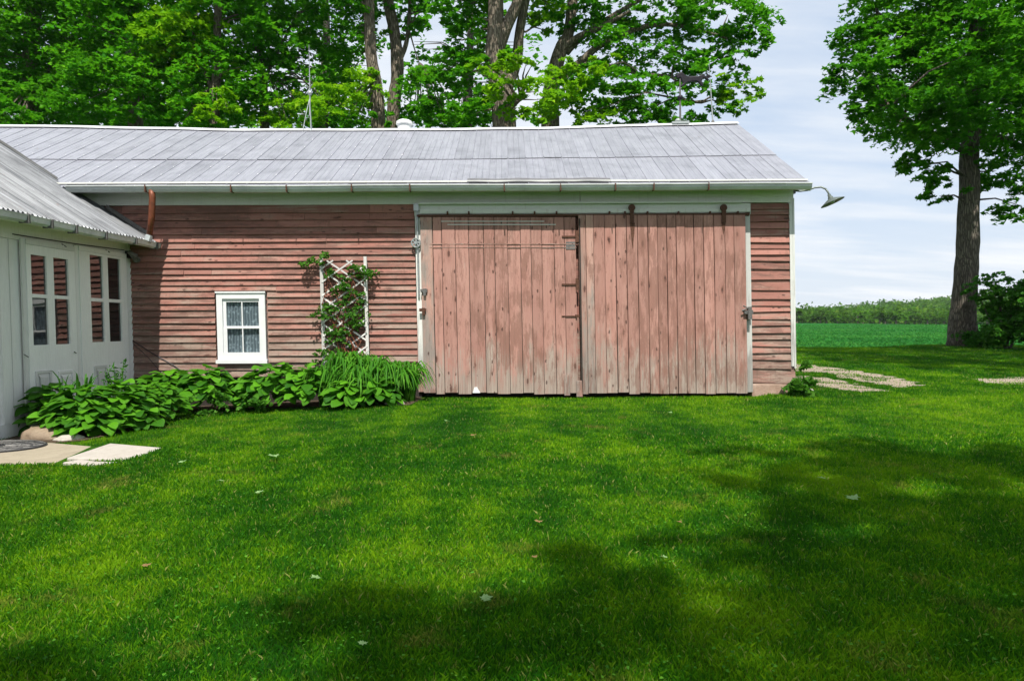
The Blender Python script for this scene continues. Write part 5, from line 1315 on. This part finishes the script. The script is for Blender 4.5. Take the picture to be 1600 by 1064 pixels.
# stones, slabs, mat
def rock(name, lab, px, py, w_, d_, h_, mk, group=None, rotz=0.0):
    import bmesh
    p = on_ground(px, py); bm = bmesh.new(); bmesh.ops.create_icosphere(bm, subdivisions=3, radius=1.0)
    s0 = rng.uniform(0, 99)
    for v in bm.verts:
        n_ = mnoise.fractal(v.co * 1.3 + Vector((s0, 0, 0)), 1.0, 2.0, 3); v.co *= 1 + 0.28 * n_
        v.co.z = max(v.co.z, -0.5); v.co = Vector((v.co.x * w_, v.co.y * d_, v.co.z * h_))
    me = bpy.data.meshes.new(name); bm.to_mesh(me); bm.free(); me.shade_smooth()
    o = link(name, me, M[mk]); o.location = p + Vector((0, d_, h_ * 0.3)); o.rotation_euler = (0, 0, rotz)
    return tag(o, lab, 'stone', group)
rock('boulder', 'long brown boulder at the foot of the white wall beside the doormat', 50, 690, 0.24, 0.15, 0.11, 'boulder', None, -0.15)
rock('edging_stone', 'flat pale stone between the brown boulder and the lawn', 100, 690, 0.15, 0.10, 0.05, 'pale_stone', 'stones edging the bed', 0.3)
rock('edging_stone', 'small brown stone tucked behind the flat pale stone', 88, 682, 0.10, 0.09, 0.06, 'boulder', 'stones edging the bed')
rock('edging_stone', 'rounded grey brown stone at the bed edge below the small window', 392, 638, 0.10, 0.07, 0.07, 'boulder', 'stones edging the bed')
rock('edging_stone', 'dark flat stone left of the rounded stone below the window', 372, 638, 0.08, 0.06, 0.04, 'boulder', 'stones edging the bed')
rock('edging_stone', 'small white stone, leftmost of the three by the daylilies', 605, 633, 0.04, 0.035, 0.04, 'pale_stone', 'stones edging the bed')
rock('edging_stone', 'rounded pale stone, middle of the three by the daylilies', 615, 633, 0.05, 0.045, 0.06, 'pale_stone', 'stones edging the bed')
rock('edging_stone', 'low pale stone, rightmost of the three by the daylilies', 626, 633, 0.05, 0.04, 0.04, 'pale_stone', 'stones edging the bed')
rock('edging_stone', 'brown stone in the bed edge at the inner corner', 283, 643, 0.09, 0.06, 0.05, 'boulder', 'stones edging the bed')
rock('edging_stone', 'small stone at the weed beside the barn footing', 1267, 612, 0.06, 0.05, 0.035, 'pale_stone', None)
def slab(name, lab, pxs_, top, mk):
    P_ = [on_ground(*p) for p in pxs_]; mb = MB(); n = len(P_)
    zt = sum(p.z for p in P_) / n + top
    mb.add([(p.x, p.y, zt) for p in P_] + [(p.x, p.y, zt - 0.12) for p in P_], [tuple(range(n)), tuple(range(2 * n - 1, n - 1, -1))] + [(i, i + n, (i + 1) % n + n, (i + 1) % n) for i in range(n)])
    c = sum(P_, Vector()) / n
    for v in mb.v: v -= c
    me = bpy.data.meshes.new(name); me.from_pydata([tuple(v) for v in mb.v], [], mb.f); me.update()
    import bmesh
    bm = bmesh.new(); bm.from_mesh(me); bmesh.ops.recalc_face_normals(bm, faces=bm.faces); bm.to_mesh(me); bm.free()
    o = link(name, me, M[mk]); o.location = c
    b = o.modifiers.new('bevel', 'BEVEL'); b.width = 0.012; b.segments = 2
    return tag(o, lab, 'paving slab', 'slabs at the house door'), [Vector((p.x, p.y)) for p in P_], zt
_, SB1, zs1 = slab('paving_slab', 'tan concrete slab under the black doormat', [(-60, 727), (-60, 694), (85, 695), (169, 697.5), (97, 725)], 0.022, 'slab')
_, SB2, zs2 = slab('paving_slab', 'pale worn concrete slab beside the tan one', [(104, 722), (172, 697.5), (256, 699), (222, 712), (190, 719.5)], 0.018, 'slab_pale')
_, SB3, zs3 = slab('paving_slab', 'narrow pale slab strip in front of the pale worn slab', [(97, 727), (126, 721), (150, 722.5), (190, 721.5), (150, 728)], 0.014, 'slab_pale')
cm_ = on_ground(-8, 706)
mat_t = thing('doormat', 'black half round rubber doormat with scrollwork on the tan slab', 'doormat', (cm_.x, cm_.y, zs1))
E0 = on_ground(71, 701); E1 = on_ground(10, 716); E2 = on_ground(34, 695.5)
mrx = E0.x - cm_.x; mry = 0.5 * abs(E2.y - E1.y)
mb = MB(); n = 40
ring = lambda f_, z: [(cm_.x + mrx * f_ * math.cos(2 * math.pi * k / n), cm_.y + mry * f_ * math.sin(2 * math.pi * k / n), z) for k in range(n)]
mb.add(ring(1, zs1 + 0.001) + ring(1, zs1 + 0.012) + ring(0.0, zs1 + 0.010), [(k, (k + 1) % n, n + (k + 1) % n, n + k) for k in range(n)] + [(n + k, n + (k + 1) % n, 2 * n + (k + 1) % n, 2 * n + k) for k in range(n)])
mb.build('mat', M['rubber'], mat_t)
mb = MB()
for f_ in (0.95, 0.75, 0.5): mb.tube(ring(f_, zs1 + 0.014) + [ring(f_, zs1 + 0.014)[0]], 0.008, 5, False)
for k in range(14):
    a = 2 * math.pi * k / 14; mb.tube([(cm_.x + mrx * q * math.cos(a + (q - 0.5) * 0.6), cm_.y + mry * q * math.sin(a + (q - 0.5) * 0.6), zs1 + 0.014) for q in (0.2, 0.35, 0.5, 0.65, 0.8, 0.95)], 0.007, 5, False)
mb.build('scrollwork', M['iron'], mat_t)

# fallen leaves
def maple_leaf(px, py, size, mk, lab, rot=0.0, tilt=0.2):
    out = [(0, -0.05), (0.12, 0.12), (0.42, 0.02), (0.36, 0.22), (0.58, 0.48), (0.34, 0.52), (0.30, 0.66), (0.14, 0.62), (0.0, 1.0), (-0.14, 0.62), (-0.30, 0.66), (-0.34, 0.52), (-0.58, 0.48), (-0.36, 0.22), (-0.42, 0.02), (-0.12, 0.12)]
    vs = [(0, 0.35, 0.0)] + [(x, y, 0.22 * abs(x) + 0.06 * math.sin(7 * x + 5 * y)) for x, y in out]
    me = bpy.data.meshes.new('fallen_leaf'); me.from_pydata(vs, [], [(0, i, i % len(out) + 1) for i in range(1, len(out) + 1)]); me.update()
    p = on_ground(px, py); o = link('fallen_leaf', me, M[mk]); o.location = p + Vector((0, 0, 0.045)); o.scale = (size * 0.62,) * 3
    o.rotation_euler = (tilt - 0.05, rng.uniform(-.2, .2), rot)
    tag(o, lab, 'leaf', 'fallen leaves on the lawn')
for a in ((432, 722, 0.15, 'pale_leaf', 'pale green fallen leaf on the lawn right of the pale slabs', 1.0), (285, 731, 0.09, 'pale_leaf', 'yellowish fallen leaf just right of the slabs', 0.4), (350, 761, 0.09, 'pale_leaf', 'small pale fallen leaf below and right of the slabs', 2.0),
          (405, 781, 0.08, 'pale_leaf', 'small pale fallen leaf in the left middle of the lawn', 0.2), (230, 900, 0.06, 'brown_leaf', 'dry orange fallen leaf on the near left lawn', 0.6), (500, 918, 0.085, 'pale_leaf', 'large pale fallen leaf on the near lawn left of centre', 2.2), (752, 955, 0.085, 'pale_leaf', 'folded pale fallen leaf nearest the bottom middle', -1.1),
          (567, 1028, 0.05, 'pale_leaf', 'fallen leaf closest to the bottom edge', 0.2), (1043, 886, 0.065, 'pale_leaf', 'fallen leaf on the near lawn right of centre', 1.4), (1340, 792, 0.14, 'pale_leaf', 'large fallen leaf in the shade on the right lawn', 0.5), (1290, 758, 0.09, 'pale_leaf', 'yellow green fallen leaf at the shade edge on the right', 1.2),
          (740, 688, 0.09, 'brown_leaf', 'tan fallen leaf on the lawn in front of the left sliding door', 0.1), (700, 664, 0.09, 'pale_leaf', 'pale fallen leaf close to the foot of the left sliding door', 2.6), (1050, 651, 0.09, 'pale_leaf', 'yellowish fallen leaf in front of the right sliding door', 0.9), (843, 829, 0.07, 'brown_leaf', 'dry twig like fallen leaf in the middle of the lawn', 0.3), (1065, 829, 0.06, 'brown_leaf', 'dark dry fallen leaf in the right shade', 1.0), (838, 886, 0.05, 'brown_leaf', 'small tan fallen leaf low in the middle of the lawn', 0.7)):
    maple_leaf(*a)

# ------------------------------------------------------------------ grass
def in_poly(pl, x, y):
    c_ = np.zeros(len(x), bool); j = len(pl) - 1
    for i in range(len(pl)):
        a, b = pl[i], pl[j]
        with np.errstate(divide='ignore', invalid='ignore'):
            c_ ^= ((a.y > y) != (b.y > y)) & (x < (b.x - a.x) * (y - a.y) / (b.y - a.y + 1e-12) + a.x)
        j = i
    return c_
def scatter(n0, p, dmin, dmax):
    # ground points: density n0*(2/d)^p per square metre inside the view wedge plus a margin
    ds = np.linspace(dmin, dmax, 400); wid = 2 * (0.78 * ds + 2.2); dens = n0 * (2 / ds) ** p * wid
    cum = np.concatenate([[0], np.cumsum((dens[1:] + dens[:-1]) / 2 * np.diff(ds))]); N = int(cum[-1])
    d = np.interp(nr.uniform(0, cum[-1], N), cum, ds); x = nr.uniform(-1, 1, N) * (0.78 * d + 2.2); y = d - 10
    ok = ~((y > -0.04) & (x < XR + 0.02)) & (x > WX + WK * y + 0.03)
    for pl in (BED, SB1, SB2, SB3): ok &= ~in_poly(pl, x, y)
    for pl in TRACKS:
        ins = np.where(in_poly(pl, x, y))[0]
        for q in ins:
            if mnoise.noise((float(x[q]) * 1.6, float(y[q]) * 2.2, 3.0)) < 0.10 and rng.random() < 0.88: ok[q] = False
    ok &= (y + 0.35 * np.sin(x * 0.6)) < 13.8
    return x[ok], y[ok], d[ok]
x, y, d = scatter(31000, 1.62, 1.55, 24.5)
N = len(x); z = gz(x, y)
hmap = np.array([mnoise.noise((float(a) * 1.1, float(b) * 1.1, 0)) for a, b in zip(x[::40], y[::40])]); hm = np.repeat(hmap, 40)[:N]
h = 0.024 * nr.uniform(0.55, 1.45, N) * (1 + 0.25 * hm) * np.clip(d / 9, 0.92, 1.35)
a = nr.uniform(0, 2 * np.pi, N); wv_ = 0.00115 * nr.uniform(0.7, 1.5, N) * np.clip(d / 2.2, 1, 6.0)
sx_, sy_ = np.cos(a) * wv_, np.sin(a) * wv_
b = nr.uniform(0, 2 * np.pi, N); ln = h * np.abs(nr.normal(0.42, 0.32, N)); bx_, by_ = np.cos(b) * ln, np.sin(b) * ln
P0 = np.stack([x - sx_, y - sy_, z - 0.003], -1); P1 = np.stack([x + sx_, y + sy_, z - 0.003], -1)
P2 = np.stack([x + sx_ * 0.9 + bx_ * 0.35, y + sy_ * 0.9 + by_ * 0.35, z + h * 0.62], -1)
P4 = np.stack([x - sx_ * 0.4 + bx_, y - sy_ * 0.4 + by_, z + h], -1)
V = np.stack([P0, P1, P2, P4], 1).reshape(-1, 3); i = np.arange(N) * 4
near = d < 6.5
me = np_mesh('grass', V, [np.stack([i[near], i[near] + 1, i[near] + 2], -1), np.stack([i[near], i[near] + 2, i[near] + 3], -1), np.stack([i[~near], i[~near] + 1, i[~near] + 3], -1)])
o = link('grass', me, M['grass']); tag(o, 'short mown green grass covering the lawn', 'grass', None, 'stuff')
# clover and broad leaved weeds among the grass
x, y, d = scatter(330, 1.2, 1.6, 14)
me_p = np.stack([x, y, gz(x, y) + nr.uniform(0.012, 0.035, len(x))], -1)
o = leaf_cloud('clover', me_p, 0.013, M['lily'], None, nz=0.8, asp=0.9); tag(o, 'small clover leaves scattered through the lawn', 'clover', None, 'stuff')
# loose stones on the track
vs = []; fs = []
mb = MB()
for pl in TRACKS[:2]:
    xs_ = [p.x for p in pl]; ys_ = [p.y for p in pl]; k = 0
    xx = nr.uniform(min(xs_), max(xs_), 90); yy = nr.uniform(min(ys_), max(ys_), 90); ok = in_poly(pl, xx, yy)
    for q, r_ in zip(xx[ok], yy[ok]):
        s_ = rng.uniform(0.008, 0.024); c = Vector((q, r_, float(gz(q, r_)) + 0.012))
        mb.add([c + Vector((s_ * rng.uniform(.7, 1.2), 0, 0)), c + Vector((0, s_, 0)), c + Vector((-s_, 0, 0)), c + Vector((0, -s_ * rng.uniform(.7, 1.2), 0)), c + Vector((0, 0, s_ * 0.7))], [(0, 1, 4), (1, 2, 4), (2, 3, 4), (3, 0, 4)])
o = mb.build('pebbles', M['gravel']); tag(o, 'loose pale pebbles on the gravel track beside the barn', 'pebbles', None, 'stuff')

# thin summer haze over the whole place
m, g_ = new_mat('haze')
pvn = g_.n('ShaderNodeVolumePrincipled', Color=(0.86, 0.92, 1.0), Density=0.00012)
g_.n('ShaderNodeOutputMaterial', Volume=pvn)
o = MB().box(-520, 820, -75, 700, -4.5, 34).build('haze', m); o['kind'] = 'stuff'
